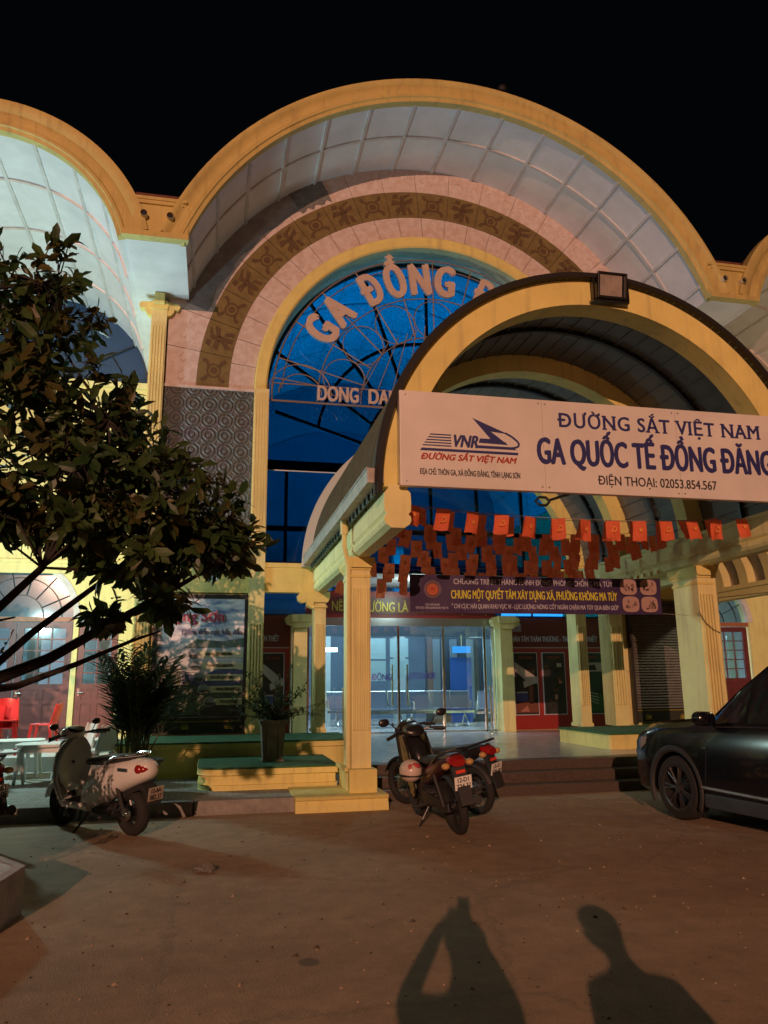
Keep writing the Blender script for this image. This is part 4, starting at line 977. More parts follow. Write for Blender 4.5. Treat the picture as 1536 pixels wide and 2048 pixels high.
for r_ in range(11):
    y = 8.12 + r_ * .45 + (random.uniform(-.05, .05) if r_ else 0); zl, zr = 3.46 + random.uniform(-.02, .03), 3.46 + random.uniform(-.02, .03); sag = random.uniform(.10, .17) if r_ else .11
    if r_ == 0: y = 8.5; zl = zr = 3.53
    if r_ == 1: y = 9.1; zl, zr = 3.68, 3.66
    if r_ > 1: y = 9.05 + r_ * .50 + random.uniform(-.08, .08); dz = .26 - max(0, r_ - 3) * .045 + random.uniform(-.03, .03); zl += dz; zr += dz - .02
    x0, x1 = 2.02, 6.80
    t = thing('flag_string', ('string of small red flags under the porch, %s row from the road' % ords[r_]) if r_ else 'string of small red flags under the porch, nearest the road and brightly lit', 'bunting', ((x0 + x1) / 2, y, 3.6), 0, 'strings of red flags under the porch')
    zf = lambda u: zl + (zr - zl) * u - sag * (1 - (2 * u - 1) ** 2)
    q = MB(); q.tube([(x0 + (x1 - x0) * k / 16, y, zf(k / 16)) for k in range(17)], .004, 4); q.build('cord', cord_m, t)
    n_ = 13; ph = random.uniform(.2, .8) if r_ else .55
    for k in range(n_):
        u = (k + ph) / (n_ + .3)
        if not .02 < u < .985 or (r_ > 2 and random.random() < .08): continue
        u += random.uniform(-.012, .012) if r_ else 0
        o = bpy.data.objects.new('flag', fmesh[(k + r_) % 2 + 2 * random.randint(0, 2)]); COL.objects.link(o); o.parent = t
        x = x0 + (x1 - x0) * u; o.location = Vector((x, y, zf(u) - .004)) - LOC[t.name]
        o.rotation_euler = (random.uniform(-.25, .35), -math.atan((zf(u + .01) - zf(u - .01)) / (.02 * (x1 - x0))) * 1.0 + random.uniform(-.09, .09), random.uniform(-.4, .4))

# ---- campaign banner
BN = thing('campaign_banner', 'purple cloth banner with yellow and white slogans strung across the porch', 'banner', (4.5, 10.3, 2.7))
bx0, bx1, bz0, bz1, by = 2.61, 6.43, 2.445, 2.965, 10.3
q = MB(); nx_, nz_ = 40, 6; vs = []
byf = lambda x, z: by + .012 * math.sin(x * 2.1 + z * 3) + .006 * math.sin(x * 9 - z * 7)
for j in range(nz_ + 1):
    for i in range(nx_ + 1):
        x = bx0 + (bx1 - bx0) * i / nx_; z = bz0 + (bz1 - bz0) * j / nz_ - .012 * (1 - (2 * i / nx_ - 1) ** 2); vs.append((x, byf(x, z), z))
q.add(vs, [(j * (nx_ + 1) + i, j * (nx_ + 1) + i + 1, (j + 1) * (nx_ + 1) + i + 1, (j + 1) * (nx_ + 1) + i) for j in range(nz_) for i in range(nx_)])
q.build('cloth', purple, BN, smooth=True, recalc=False)
def banner_text(body, x0, x1, z, cap, m, bold, shear=0, nm='banner_lettering'):
    q = text('', body, x0, x1, z, cap, 0, None, None, ext=.0005, bold=bold, shear=shear, into=MB())
    q.v = [(x, byf(x, zz) - .006 + yy, zz) for x, yy, zz in q.v]; q.build(nm, m, BN, recalc=False)
banner_text('CHƯƠNG TRÌNH THÁNG HÀNH ĐỘNG PHÒNG CHỐNG MA TÚY', 3.24, 5.66, 2.835, .075, bwhite, .012)
banner_text('CHUNG MỘT QUYẾT TÂM XÂY DỰNG XÃ, PHƯỜNG KHÔNG MA TÚY', 3.20, 5.72, 2.635, .115, byellow, .035)
banner_text('" CHI CỤC HẢI QUAN KHU VỰC VI - LỰC LƯỢNG NÒNG CỐT NGĂN CHẶN MA TÚY QUA BIÊN GIỚI"', 3.20, 5.73, 2.50, .062, bwhite, .02, .12)
banner_text('CỤC HẢI QUAN', 2.83, 3.03, 2.535, .026, bwhite, .02); banner_text('CHI CỤC HẢI QUAN KHU VỰC VI', 2.69, 3.15, 2.49, .028, bwhite, .02)
q = MB(); ec = (2.93, 2.755); k = 24
for r0, r1, mi in ((0, .085, 0), (.098, .108, 1), (.118, .124, 1)):
    vs = []
    for i in range(k):
        a = 2 * PI * i / k
        for r in (r0 + .0001, r1): vs.append((ec[0] + r * math.cos(a), by - .012 - .003 * mi, ec[1] + r * math.sin(a)))
    q.add(vs, [(2 * i, (2 * i + 2) % (2 * k), (2 * i + 3) % (2 * k), 2 * i + 1) for i in range(k)], mi)
p = []
for i in range(10):
    a = PI / 2 + i * PI / 5; r = .06 if i % 2 == 0 else .025; p.append((ec[0] + r * math.cos(a), by - .018, ec[1] + .01 + r * .6 * math.sin(a)))
q.add(p + [(ec[0], by - .018, ec[1] + .01)], [(i, (i + 1) % 10, 10) for i in range(10)], 2); q.build('round_emblem', [mat('emblem_orange', (.45, .11, .04), .5), mat('emblem_ring', (.30, .20, .22), .5), redt], BN, recalc=False)
random.seed(4)
for i, (cx_, cz_) in enumerate(((5.90, 2.835), (6.22, 2.835), (5.92, 2.585), (6.22, 2.585))):
    q = MB(); pts = []
    for k in range(16):
        a = 2 * PI * k / 16; e = 3.2; pts.append((cx_ + .135 * math.copysign(abs(math.cos(a)) ** (2 / e), math.cos(a)), cz_ + .115 * math.copysign(abs(math.sin(a)) ** (2 / e), math.sin(a))))
    q.add([(x, by - .016, z) for x, z in pts], [list(range(16))], 0)
    for k in range(12):
        x, z = cx_ + random.uniform(-.09, .07), cz_ + random.uniform(-.07, .03); ww, hh = random.uniform(.01, .04), random.uniform(.02, .06)
        q.add([(x, by - .0165 - .0004 * k, z), (x + ww, by - .0165 - .0004 * k, z), (x + ww * .8, by - .0165 - .0004 * k, z + hh), (x, by - .0165 - .0004 * k, z + hh)], [(0, 1, 2, 3)], 1 + k % 2)
    q.build('banner_photo', [mat('photo_pale', (.42, .27, .24), .6), mat('photo_dark', (.05, .03, .035), .6), mat('photo_mid', (.22, .14, .12), .6)], BN, recalc=False)
q = MB()
for x, xe in ((bx0, 1.98), (bx1, 6.84)):
    for z in (bz0 + .01, bz1 - .01): q.tube([(x, by, z), (xe, 10.3, z + (.03 if z > 2.7 else -.02))], .004, 4)
q.build('rope', cord_m, BN)

# lamp bracket hanging under the porch roof
t = thing('lamp_bracket', 'dark hexagonal lamp ring on a long arm under the porch roof', 'lamp bracket', (5.2, 11.2, 4.3))
q = MB(); ring_ = [(-.16 + .12 * math.cos(k * PI / 3), 0, .0 + .075 * math.sin(k * PI / 3)) for k in range(7)]; q.tube(ring_, .022, 6); q.build('ring', mull, t, local=True)
q = MB(); q.tube([(-.05, 0, .02), (.55, .0, .22), (1.36, .0, .76)], .022, 6); q.build('arm', mull, t, local=True)

# ================================================================ PLATFORMS, BOARDS, PLANTERS
def rounded_poly(x0, x1, y0, y1, rl, rr_=0, n=10):
    p = []
    def corner(cx, cy, r, a0):
        if r <= 0: p.append((cx, cy)); return
        for i in range(n + 1): a = R(a0 + 90 * i / n); p.append((cx + r * math.cos(a), cy + r * math.sin(a)))
    corner(x0 + rl, y0 + rl, rl, 180); corner(x1 - rr_, y0 + rr_, rr_, 270); p.append((x1, y1)); p.append((x0, y1)); return p
def platform(label, x0, x1, y0, y1, z0, z1, rl, rr_, mould=True):
    t = thing('raised_bed', label, 'raised bed', ((x0 + x1) / 2, (y0 + y1) / 2, z0))
    q = MB(); q.prism(rounded_poly(x0 + .03, x1 - .03, y0 + .03, y1, rl, rr_), z0, z1 - .03, 'Z')
    if mould:
        q.prism(rounded_poly(x0, x1, y0, y1 - .001, rl + .02, rr_ + .02), z1 - .10, z1 - .012, 'Z'); q.prism(rounded_poly(x0 + .012, x1 - .012, y0 + .012, y1 - .002, rl, rr_), z0 - .001, z0 + .07, 'Z')
    q.build('wall', yellow, t, bevel=.012)
    q = MB(); q.prism(rounded_poly(x0 - .004, x1 + .002, y0 - .006, y1 - .003, rl + .02, rr_ + .02), z1 - .026, z1, 'Z'); q.build('carpet', carpet, t)
platform('long raised bed with green carpet below the tourist poster', -1.36, 2.20, 12.35, 14.05, .15, .66, .05, .35)
platform('low round-ended bed with green carpet carrying the tall square pot', -.14, 1.70, 10.78, 12.345, .15, .44, .34, 0)
platform('raised bed with green carpet under the right porch columns, behind the car', 6.38, 9.9, 12.1, 14.05, .40, .66, .05, .05, False)

# poster board
PB = thing('poster_board', 'tourist poster in a dark frame with red title on the wall left of the porch', 'poster', (-.2, 14.12, .68))
fx0, fx1 = -1.0, .575
q = MB(); PYF = 14.12
for a in ((fx0 - .03, fx0 + .05, .68, 3.06), (fx1 - .05, fx1 + .0, .68, 3.06)): q.box(a[0], a[1], PYF - .06, PYF + .06, a[2], a[3])
for z0, z1 in ((2.99, 3.06), (.90, .95), (.68, .72)): q.box(fx0 + .05, fx1 - .05, PYF - .055, PYF + .06, z0, z1)
q.build('frame', blackframe, PB)
q = MB(); q.box(fx0 + .05, fx1 - .05, PYF - .02, PYF + .05, .72, .90); kp = q.build('base_board', mat('base_board', (.035, .035, .025), .5), PB)
q = MB()
for cx_ in (-.42, .30): 
    for k in range(5): a = R(20 + k * 35); q.tube([(cx_ + .01 * math.cos(a), PYF - .024, .775), (cx_ + .075 * math.cos(a), PYF - .024, .775 + .07 * math.sin(a))], .010, 5)
    q.box(cx_ - .06, cx_ + .06, PYF - .032, PYF - .019, .755, .775)
q.box(fx0 + .05, fx1 - .05, PYF - .026, PYF - .021, .875, .89); q.build('gold_trim', gold, kp)
poster_m = mat('poster_print', (.5, .52, .56), .35)
n, l, b = nd(poster_m); tc = n.new('ShaderNodeTexCoord')
mp = n.new('ShaderNodeMapping'); mp.inputs['Scale'].default_value = (1.0, 1, 3.2); l.new(tc.outputs['Object'], mp.inputs[0])
nn = noise_node(2.2, 7, .6, mp.outputs[0]); nn2 = noise_node(1.2, 3, .5)
rp = n.new('ShaderNodeValToRGB'); e = rp.color_ramp.elements; e[0].position = .36; e[0].color = (.16, .20, .40, 1); e[1].position = .56; e[1].color = (.80, .80, .86, 1)
k = e.new(.47); k.color = (.45, .54, .66, 1); l.new(nn.outputs['Fac'], rp.inputs[0]); l.new(rp.outputs[0], b.inputs['Base Color'])
px0, px1, py = fx0 + .05, fx1 - .05, PYF - .03
q = MB(); q.box(px0, px1, py, py + .02, .95, 2.99); pr_ = q.build('print', poster_m, PB)
q = MB(); u = lambda t: px0 + (px1 - px0) * t
def hill(pts, k, mi): q.prism([(u(a), z) for a, z in pts], py - .002 * k - .002, py - .002 * k + .0015, 'Y', mi)
hill([(0, 1.25), (.3, 1.75), (.5, 1.62), (.75, 1.80), (1, 1.74), (1, 1.0), (0, 1.0)], 1, 0)
hill([(0, 1.05), (.35, 1.55), (.6, 1.40), (1, 1.52), (1, .97), (0, .97)], 2, 1)
hill([(0, .96), (.5, 1.02), (.72, 1.28), (.88, 1.24), (1, 1.02), (1, .96)], 3, 2)
hill([(0, 2.05), (.25, 2.12), (1, 2.06), (1, 1.68), (.6, 1.66), (0, 1.72)], .5, 3)
hill([(.45, 2.28), (.75, 2.24), (1, 2.30), (1, 2.14), (.3, 2.12)], .6, 4)
for k, (z, xa) in enumerate(((2.02, .50), (1.82, .53), (1.62, .57), (1.42, .63), (1.21, .70))): hill([(xa, z - .055), (1, z - .055), (1, z + .055), (xa - .02, z + .055)], 4, 5)
q.build('print_shapes', [mat('p_blue', (.09, .12, .27), .4, var=.3, scale=5), mat('p_green', (.11, .16, .12), .4, var=.5, scale=7), mat('p_dark', (.055, .055, .06), .4, var=.4, scale=9), mat('p_grey', (.62, .64, .70), .4, var=.15, scale=5), mat('p_teal', (.13, .19, .17), .4, var=.4, scale=6), mat('p_straw', (.70, .70, .48), .4, var=.15, scale=5)], pr_)
q = MB()
for k, (z, xc) in enumerate(((2.02, .42), (1.82, .45), (1.63, .49), (1.42, .55), (1.21, .62))):
    c_ = (u(xc), z); pts = [(c_[0] + .095 * math.cos(j * PI / 10), c_[1] + .085 * math.sin(j * PI / 10)) for j in range(20)]
    q.prism(pts, py - .014, py - .011, 'Y', 0); q.prism([(c_[0] + (x - c_[0]) * .88, c_[1] + (z_ - c_[1]) * .88) for x, z_ in pts], py - .016, py - .0135, 'Y', 1)
    q.prism([(c_[0] + (x - c_[0]) * .86, c_[1] - .01 + min(0, z_ - c_[1]) * .8) for x, z_ in pts[10:] + pts[:1]], py - .018, py - .0155, 'Y', 2)
q.prism([(u(.12) + .27 * math.cos(j * PI / 14), 1.58 + .27 * math.sin(j * PI / 14)) for j in range(28) if u(.12) + .27 * math.cos(j * PI / 14) > px0], py - .013, py - .010, 'Y', 0)
q.prism([(max(px0, u(.12) + .255 * math.cos(j * PI / 14)), 1.58 + .255 * math.sin(j * PI / 14)) for j in range(28)], py - .015, py - .0125, 'Y', 3)
q.build('round_photos', [mat('p_ring', (.45, .48, .5), .4), mat('p_sky', (.33, .37, .43), .4, var=.4, scale=14), mat('p_ground', (.08, .10, .09), .4, var=.5, scale=20), mat('p_tree', (.12, .14, .10), .4, var=.6, scale=12)], pr_)
text('title_outline', 'Lạng Sơn', -.80, .165, 2.585, .185, py - .004, bwhite, pr_, bold=.075)
text('title', 'Lạng Sơn', -.795, .16, 2.588, .18, py - .009, mat('title_red', (.45, .05, .10), .5), pr_, bold=.03)
text('subtitle', 'Điểm đến cực hấp dẫn', -.55, .49, 2.36, .09, py - .006, mat('p_sub', (.10, .13, .26), .5), pr_, bold=.01)
for s_, z, xa, xb in (('KHU DU LỊCH MẪU SƠN', 2.0, .56, .86), ('THÀNH PHỐ LẠNG SƠN', 1.80, .58, .88), ('HỮU LIÊN LẠNG SƠN', 1.60, .62, .88), ('THUNG LŨNG BẮC SƠN', 1.40, .69, .97), ('THỦY MÔN ĐÌNH', 1.19, .74, .95)):
    text('place_name', s_, u(xa), u(xb), z, .045, py - .013, black_t, pr_, bold=.035)

# slatted shutter board on the right wall
SB = thing('slatted_board', 'dark slatted panel with gold emblems at its foot, right of the porch', 'shutter', (8.85, 14.12, .68))
q = MB(); x0, x1 = 8.02, 9.45
for a in ((x0, x0 + .05), (x1 - .05, x1)): q.box(a[0], a[1], PYF - .06, PYF + .06, .68, 3.06)
q.box(x0 + .05, x1 - .05, PYF - .055, PYF + .06, 2.99, 3.06); q.build('frame', blackframe, SB)
q = MB()
for k in range(38):
    z = .97 + k * .053; q.prism([(PYF - .03, z), (PYF - .008, z), (PYF + .0, z + .045), (PYF - .012, z + .045)], x0 + .05, x1 - .05, 'X')
q.build('slats', mat('slat_metal', (.16, .145, .13), .45, .3, var=.25, scale=6), SB)
q = MB(); q.box(x0 + .05, x1 - .05, PYF + .005, PYF + .05, .72, 2.99); q.build('backing', blackframe, SB)
q = MB(); q.box(x0 + .05, x1 - .05, PYF - .03, PYF + .004, .72, .95); kb = q.build('base_board', MAT['base_board'], SB)
q = MB()
for cx_ in (8.30, 9.05):
    for k in range(5): a = R(20 + k * 35); q.tube([(cx_, PYF - .034, .79), (cx_ + .075 * math.cos(a), PYF - .034, .79 + .07 * math.sin(a))], .010, 5)
    q.box(cx_ - .07, cx_ + .07, PYF - .042, PYF - .029, .765, .785)
q.box(x0 + .05, x1 - .05, PYF - .036, PYF - .031, .925, .94); q.build('gold_trim', gold, kb)

# little barrel canopy on the right side
RC = thing('side_canopy', 'small barrel canopy with orange-lit ribs behind the right porch column', 'canopy', (8.42, 12, 3))
q = MB(); q.arc(8.42, 3.2, 1.22, 1.28, 11.0, 14.1, 0, 180, 40); q.build('canopy_roof', mat('canopy_grey', (.38, .34, .34), .7, var=.2, scale=4), RC, smooth=True)
q = MB()
for y in (11.05, 11.75, 12.45, 13.15, 13.85): q.arc(8.42, 3.2, 1.06, 1.22, y - .12, y + .12, 0, 180, 40)
q.build('canopy_rib', cream, RC, smooth=True)
q = MB(); q.box(9.5, 9.74, 11.0, 14.1, 2.98, 3.2); q.box(9.47, 9.78, 11.0, 14.1, 3.14, 3.22); q.build('canopy_beam', cream, RC)
q = MB(); q.box(7.12, 7.34, 11.0, 14.1, 3.0, 3.2); q.build('canopy_beam', cream, RC)
q = MB(); q.box(9.5, 9.74, 10.98, 11.22, .4, 2.98); q.build('canopy_post', cream, RC)

# ---- plants
def leaf(q, base, d, up, L, W, mi=0, droop=.15):
    d = d.normalized(); s_ = d.cross(up)
    s_ = s_.normalized() if s_.length > 1e-4 else d.orthogonal().normalized(); nrm = s_.cross(d)
    P_ = lambda t, w, h: base + d * (t * L) + s_ * (w * W) + nrm * (h * L)
    pts = [P_(0, 0, 0), P_(.34, .40, .03), P_(.34, -.40, .03), P_(.34, 0, -.01), P_(.74, .48, -droop * .4), P_(.74, -.48, -droop * .4), P_(.74, 0, -droop * .55), P_(1, 0, -droop)]
    q.add(pts, [(0, 3, 1), (0, 2, 3), (1, 3, 6, 4), (3, 2, 5, 6), (4, 6, 7), (6, 5, 7)], mi)
def small_leaves(q, pts_fn, n_, L0, L1, mi=0, wr=.5):
    for _ in range(n_):
        p, d = pts_fn(); up = Vector((random.uniform(-.4, .4), random.uniform(-.4, .4), 1)); L = random.uniform(L0, L1); leaf(q, p, d, up, L, L * wr, mi)
def rdir(zb=0): return Vector((random.gauss(0, 1), random.gauss(0, 1), random.gauss(0, 1) + zb)).normalized()

# tall square pot with a straggly shrub on the low bed
random.seed(11)
PS = thing('potted_shrub', 'straggly shrub in a tall square tapered pot on the low green bed', 'potted plant', (.87, 11.5, .44))
q = MB()
def frustum(q, s0, s1, z0, z1, mi=None): q.add([(-s0, -s0, z0), (s0, -s0, z0), (s0, s0, z0), (-s0, s0, z0), (-s1, -s1, z1), (s1, -s1, z1), (s1, s1, z1), (-s1, s1, z1)], [(0, 3, 2, 1), (4, 5, 6, 7), (0, 1, 5, 4), (1, 2, 6, 5), (2, 3, 7, 6), (3, 0, 4, 7)], mi)
frustum(q, .135, .17, 0, .50); frustum(q, .19, .20, .50, .56); frustum(q, .15, .15, -.0, .03)
for s_ in (-1, 1): frustum_ = q.box(s_ * .08 - .012, s_ * .08 + .012, -.172, -.14, .06, .47)
q.build('pot', potstone, PS, local=True, bevel=.008)
q = MB(); ql = MB()
for k in range(46):
    a = random.uniform(0, 2 * PI); L = random.uniform(.35, .85); el = random.uniform(.15, 1.3)
    d = Vector((math.cos(a) * math.cos(el) * 1.15, math.sin(a) * math.cos(el) * .7, math.sin(el))); p = Vector((random.uniform(-.05, .05), random.uniform(-.05, .05), .55)); pts = [p]
    for j in range(5):
        d = (d + rdir(-.15) * .28).normalized(); p = p + d * L / 5; pts.append(p.copy())
        for _ in range(7): 
            t_ = random.random(); leaf(ql, pts[-2].lerp(p, t_), (d * .4 + rdir(.1)), Vector((0, 0, 1)), random.uniform(.04, .075), random.uniform(.022, .036))
    q.tube(pts, [.010, .008, .007, .006, .004, .002], 4)
q.build('stems', bark, PS, local=True); ql.build('foliage', leaf_s, PS, local=True, recalc=False)

# bushy palm in a round dark pot
random.seed(5)
PP_ = thing('potted_palm', 'bushy palm in a wide round dark pot on the sidewalk behind the white scooter', 'potted plant', (-.97, 10.95, .15))
q = MB(); q.lathe([(0, 0), (.22, 0), (.25, .03), (.34, .25), (.36, .36), (.395, .375), (.395, .41), (.34, .41), (.33, .34), (0, .34)], (0, 0, 0), n=28); q.build('pot', potdark, PP_, local=True, smooth=True)
q = MB(); ql = MB()
for k in range(44):
    a = random.uniform(0, 2 * PI); L = random.uniform(.95, 1.75); lean_ = random.uniform(.02, .20) if k < 40 else random.uniform(.4, .6)
    b0 = Vector((random.uniform(-.17, .17), random.uniform(-.17, .17), .34)); d = Vector((math.cos(a) * math.sin(lean_), math.sin(a) * math.sin(lean_), math.cos(lean_))); p = b0.copy(); pts = [p.copy()]
    ns = 9
    for j in range(ns):
        d = (d + Vector((math.cos(a), math.sin(a), -.55)) * .042 * (j / 3)).normalized(); p = p + d * L / ns; pts.append(p.copy())
        if j >= 3:
            side = d.cross(Vector((0, 0, 1))); side = side.normalized() if side.length > .01 else Vector((1, 0, 0))
            for m_ in range(3):
                bp_ = pts[-2].lerp(p, m_ / 3)
                for s_ in (-1, 1):
                    ld = (d * .75 + side * s_ * .75 + Vector((0, 0, -.1)) + rdir() * .15); LL = random.uniform(.22, .34) * (1 - .35 * (j - 3) / ns); leaf(ql, bp_, ld, Vector((0, 0, 1)), LL, .042, 0, .18)
    q.tube(pts, [.012] * 4 + [.008, .007, .006, .005, .004, .003], 4)
q.build('stems', mat('palm_stem', (.13, .14, .05), .5, var=.4, scale=8), PP_, local=True); ql.build('foliage', palm_m, PP_, local=True, recalc=False)

# cycad behind the parked car
random.seed(9)
CY = thing('cycad', 'dark spiky cycad behind the roof of the parked car', 'plant', (9.35, 10.6, .15))
q = MB(); q.lathe([(0, 0), (.24, 0), (.3, .35), (.34, .4), (.3, .42), (0, .4)], (0, 0, -.15), n=16); q.build('pot', potdark, CY, local=True)
q = MB(); q.tube([(0, 0, .2), (.02, 0, .6), (-.02, .02, 1.0)], [.13, .12, .10], 9); q.build('trunk', bark, CY, local=True)
ql = MB()
for k in range(34):
    a = k * 2.4; el = random.uniform(-.1, 1.2); d = Vector((math.cos(a) * math.cos(el), math.sin(a) * math.cos(el), math.sin(el))); p = Vector((0, 0, 1.0)); L = random.uniform(.7, 1.0); pts = [p.copy()]
    for j in range(12):
        d = (d + Vector((0, 0, -.085))).normalized(); p2 = p + d * L / 12; side = d.cross(Vector((0, 0, 1))).normalized()
        for m_ in range(2):
            for s_ in (-1, 1): leaf(ql, p.lerp(p2, m_ / 2), d * .45 + side * s_ + Vector((0, 0, .15)), Vector((0, 0, 1)), .15 * (1 - .5 * j / 12), .012, 0, .02)
        p = p2; pts.append(p.copy())
    ql.tube(pts, .007, 4)
ql.build('fronds', palm_m, CY, local=True, recalc=False)

# ---- the big tree at the left
random.seed(17)
TR = thing('broadleaf_tree', 'dark broad-leaved tree with big leathery leaves at the left edge', 'tree', (-2.75, 6.1, 0))
TP = Vector((-2.75, 6.1, 0))
tips = []
q = MB()
q.tube([(-2.75, 6.1, -.05), (-2.72, 6.1, .6), (-2.68, 6.1, 1.15), (-2.6, 6.1, 1.5)], [.24, .20, .17, .11], 12)
limbs = [[(-2.45, 6.12, 1.40), (-1.75, 6.2, 1.46), (-1.2, 6.3, 1.70), (-.82, 6.4, 1.95), (-.35, 6.5, 2.25), (.0, 6.7, 2.5)],
         [(-1.75, 6.2, 1.46), (-1.4, 6.25, 1.50), (-1.0, 6.3, 1.66), (-.62, 6.4, 1.84), (-.42, 6.5, 1.92)],
         [(-2.45, 6.12, 1.44), (-2.0, 6.0, 1.7), (-1.55, 6.0, 2.0), (-1.25, 6.05, 2.35), (-1.0, 6.2, 3.0), (-.9, 6.3, 3.6)],
         [(-2.5, 6.1, 1.4), (-2.3, 6.15, 2.2), (-2.0, 6.3, 3.1), (-1.7, 6.4, 4.0), (-1.5, 6.4, 4.8)],
         [(-1.75, 6.2, 1.44), (-1.35, 6.4, 1.9), (-.9, 6.7, 2.35), (-.5, 6.9, 2.8), (-.2, 7.0, 3.1)],
         [(-2.5, 6.1, 1.4), (-2.9, 6.0, 2.4), (-3.2, 5.9, 3.4), (-3.2, 5.9, 4.3)],
         [(-2.0, 6.0, 1.72), (-1.75, 5.7, 1.86), (-1.3, 5.6, 1.95)]]
for li, lb in enumerate(limbs):
    n_ = len(lb); r0 = (.062, .034, .05, .085, .034, .085, .03)[li]; q.tube(lb, [r0 * (1 - .8 * i / (n_ - 1)) for i in range(n_)], 9)
ell = [((-.82, 6.4, 2.05), (.24, .3, .12), 9), ((-1.62, 6.4, 4.55), (.66, .8, .62), 74), ((-2.2, 6.3, 4.3), (.7, .8, .8), 40), ((-1.35, 6.4, 3.75), (.75, .9, .5), 66), ((-.85, 6.6, 3.45), (.55, .8, .38), 46),
       ((-.55, 6.55, 3.0), (.75, .85, .42), 80), ((-1.3, 6.2, 3.05), (.8, .9, .55), 84), ((-.15, 6.8, 2.72), (.45, .6, .30), 46), ((.18, 7.0, 2.74), (.30, .4, .26), 34),
       ((-.68, 6.5, 2.52), (.48, .65, .24), 40), ((-.42, 6.5, 2.2), (.26, .4, .14), 12), ((-2.3, 6.1, 3.0), (.7, .9, .9), 46), ((-1.05, 6.2, 2.72), (.5, .6, .25), 34),
       ((-1.75, 6.0, 2.75), (.35, .6, .30), 22), ((-3.0, 5.9, 3.6), (.8, .9, 1.0), 40)]
ql = MB()
allp = [Vector(p) for lb in limbs for p in lb]
for c, r, n_ in ell:
    for _ in range(int(n_ * .78)):
        d = rdir(.1); k = random.uniform(.45, 1.0) ** .6; p = Vector(c) + Vector((d.x * r[0], d.y * r[1], d.z * r[2])) * k
        near = min(allp, key=lambda v: (v - p).length); axis = (d * .8 + Vector((0, 0, .35)) + rdir() * .3).normalized()
        mid_ = p - axis * .25
        q.tube([near.lerp(mid_, .55) if (near - mid_).length > .6 else near, mid_, p], [.012, .008, .004], 4)
        o1 = axis.orthogonal().normalized(); o2 = axis.cross(o1); m_ = random.randint(9, 14); big = random.uniform(.8, 1.25); br_ = 1 if random.random() < .2 else 0
        for j in range(m_):
            a = 2 * PI * j / m_ + random.uniform(-.3, .3); open_ = random.uniform(.3, 1.35)
            ld = axis * math.cos(open_) + (o1 * math.cos(a) + o2 * math.sin(a)) * math.sin(open_) + Vector((0, 0, random.uniform(-.9, .1)))
            L = random.uniform(.10, .205) * big; leaf(ql, p - axis * random.uniform(-.02, .22) + rdir() * .03, ld, axis + rdir() * .5, L, L * random.uniform(.34, .44), br_ if random.random() < .9 else 1 - br_, random.uniform(.1, .35))
q.build('trunk', bark, TR, smooth=True); ql.build('crown', [leaf_m, leaf_b], TR, recalc=False)
# a second tree, left of and level with the photographer, outside the frame: placed to shade the left of the yard
random.seed(23)
T2 = thing('broadleaf_tree', 'unseen broad-leaved tree placed left of the photographer to shade the left of the yard', 'tree', (-4.6, 0, 0))
q = MB(); q.tube([(-4.6, 0, -.05), (-4.55, .05, 1.0), (-4.45, .0, 2.0), (-4.4, 0, 3.4)], [.2, .17, .13, .06], 10); ql = MB()
for c, r, n_ in (((-5.85, 0, 2.7), (1.3, 1.4, 1.5), 330), ((-3.0, 0, 3.36), (1.25, 1.0, .26), 130)):  # the second, flat mass of leaves is shaped to shade the raised beds
    for _ in range(n_):
        d = rdir(); k = random.uniform(.3, 1) ** .5; p = Vector(c) + Vector((d.x * r[0], d.y * r[1], d.z * r[2])) * k
        if k > .8: q.tube([Vector((-4.45, 0, 2.6)).lerp(p, .1), p], [.012, .004], 4)
        for j in range(9):
            L = random.uniform(.14, .24); leaf(ql, p + rdir() * .12, rdir(-.2), rdir(.5), L, L * .45, 0)
q.build('trunk', bark, T2, smooth=True); ql.build('crown', [leaf_m], T2, recalc=False)
T3 = thing('broadleaf_tree', 'unseen broad-leaved tree added beyond the left edge of the frame to shade the left bay', 'tree', (-7.2, 5.0, 0))  # added out of view to keep the street lamp off the left bay
q = MB(); q.tube([(-7.2, 5.0, -.05), (-7.15, 5.0, 1.2), (-7.0, 5.0, 2.6), (-7.0, 5.0, 4.4)], [.22, .18, .14, .06], 10); ql = MB()
for _ in range(420):
    d = rdir(); k = random.uniform(.2, 1) ** .5; p = Vector((-7.0, 5.0, 4.0)) + Vector((d.x * 1.9, d.y * 1.8, d.z * 1.5)) * k
    if k > .85: q.tube([Vector((-7.0, 5.0, 3.8)).lerp(p, .1), p], [.012, .004], 4)
    for j in range(9):
        L = random.uniform(.16, .26); leaf(ql, p + rdir() * .14, rdir(-.2), rdir(.5), L, L * .48, 0)
q.build('trunk', bark, T3, smooth=True); ql.build('crown', [leaf_m], T3, recalc=False)
HG = thing('shade_bush', 'unseen dense low bush added beside the second tree to shade the yard', 'bush', (-4.0, 0, 0)); ql = MB(); q = MB()  # out of view, added so that the ground at the left lies in shade
for _ in range(620):
    d = rdir(); k = random.uniform(.2, 1) ** .5; p = Vector((-4.4, 0, .92)) + Vector((d.x * 1.62, d.y * 1.0, d.z * .88)) * k
    if _ % 12 == 0: q.tube([(-4.0, 0, .02), p], [.014, .004], 4)
    for j in range(7):
        L = random.uniform(.10, .18); leaf(ql, p + rdir() * .1, rdir(), rdir(.5), L, L * .5, 0)
q.build('stems', bark, HG); ql.build('foliage', leaf_m, HG, recalc=False)
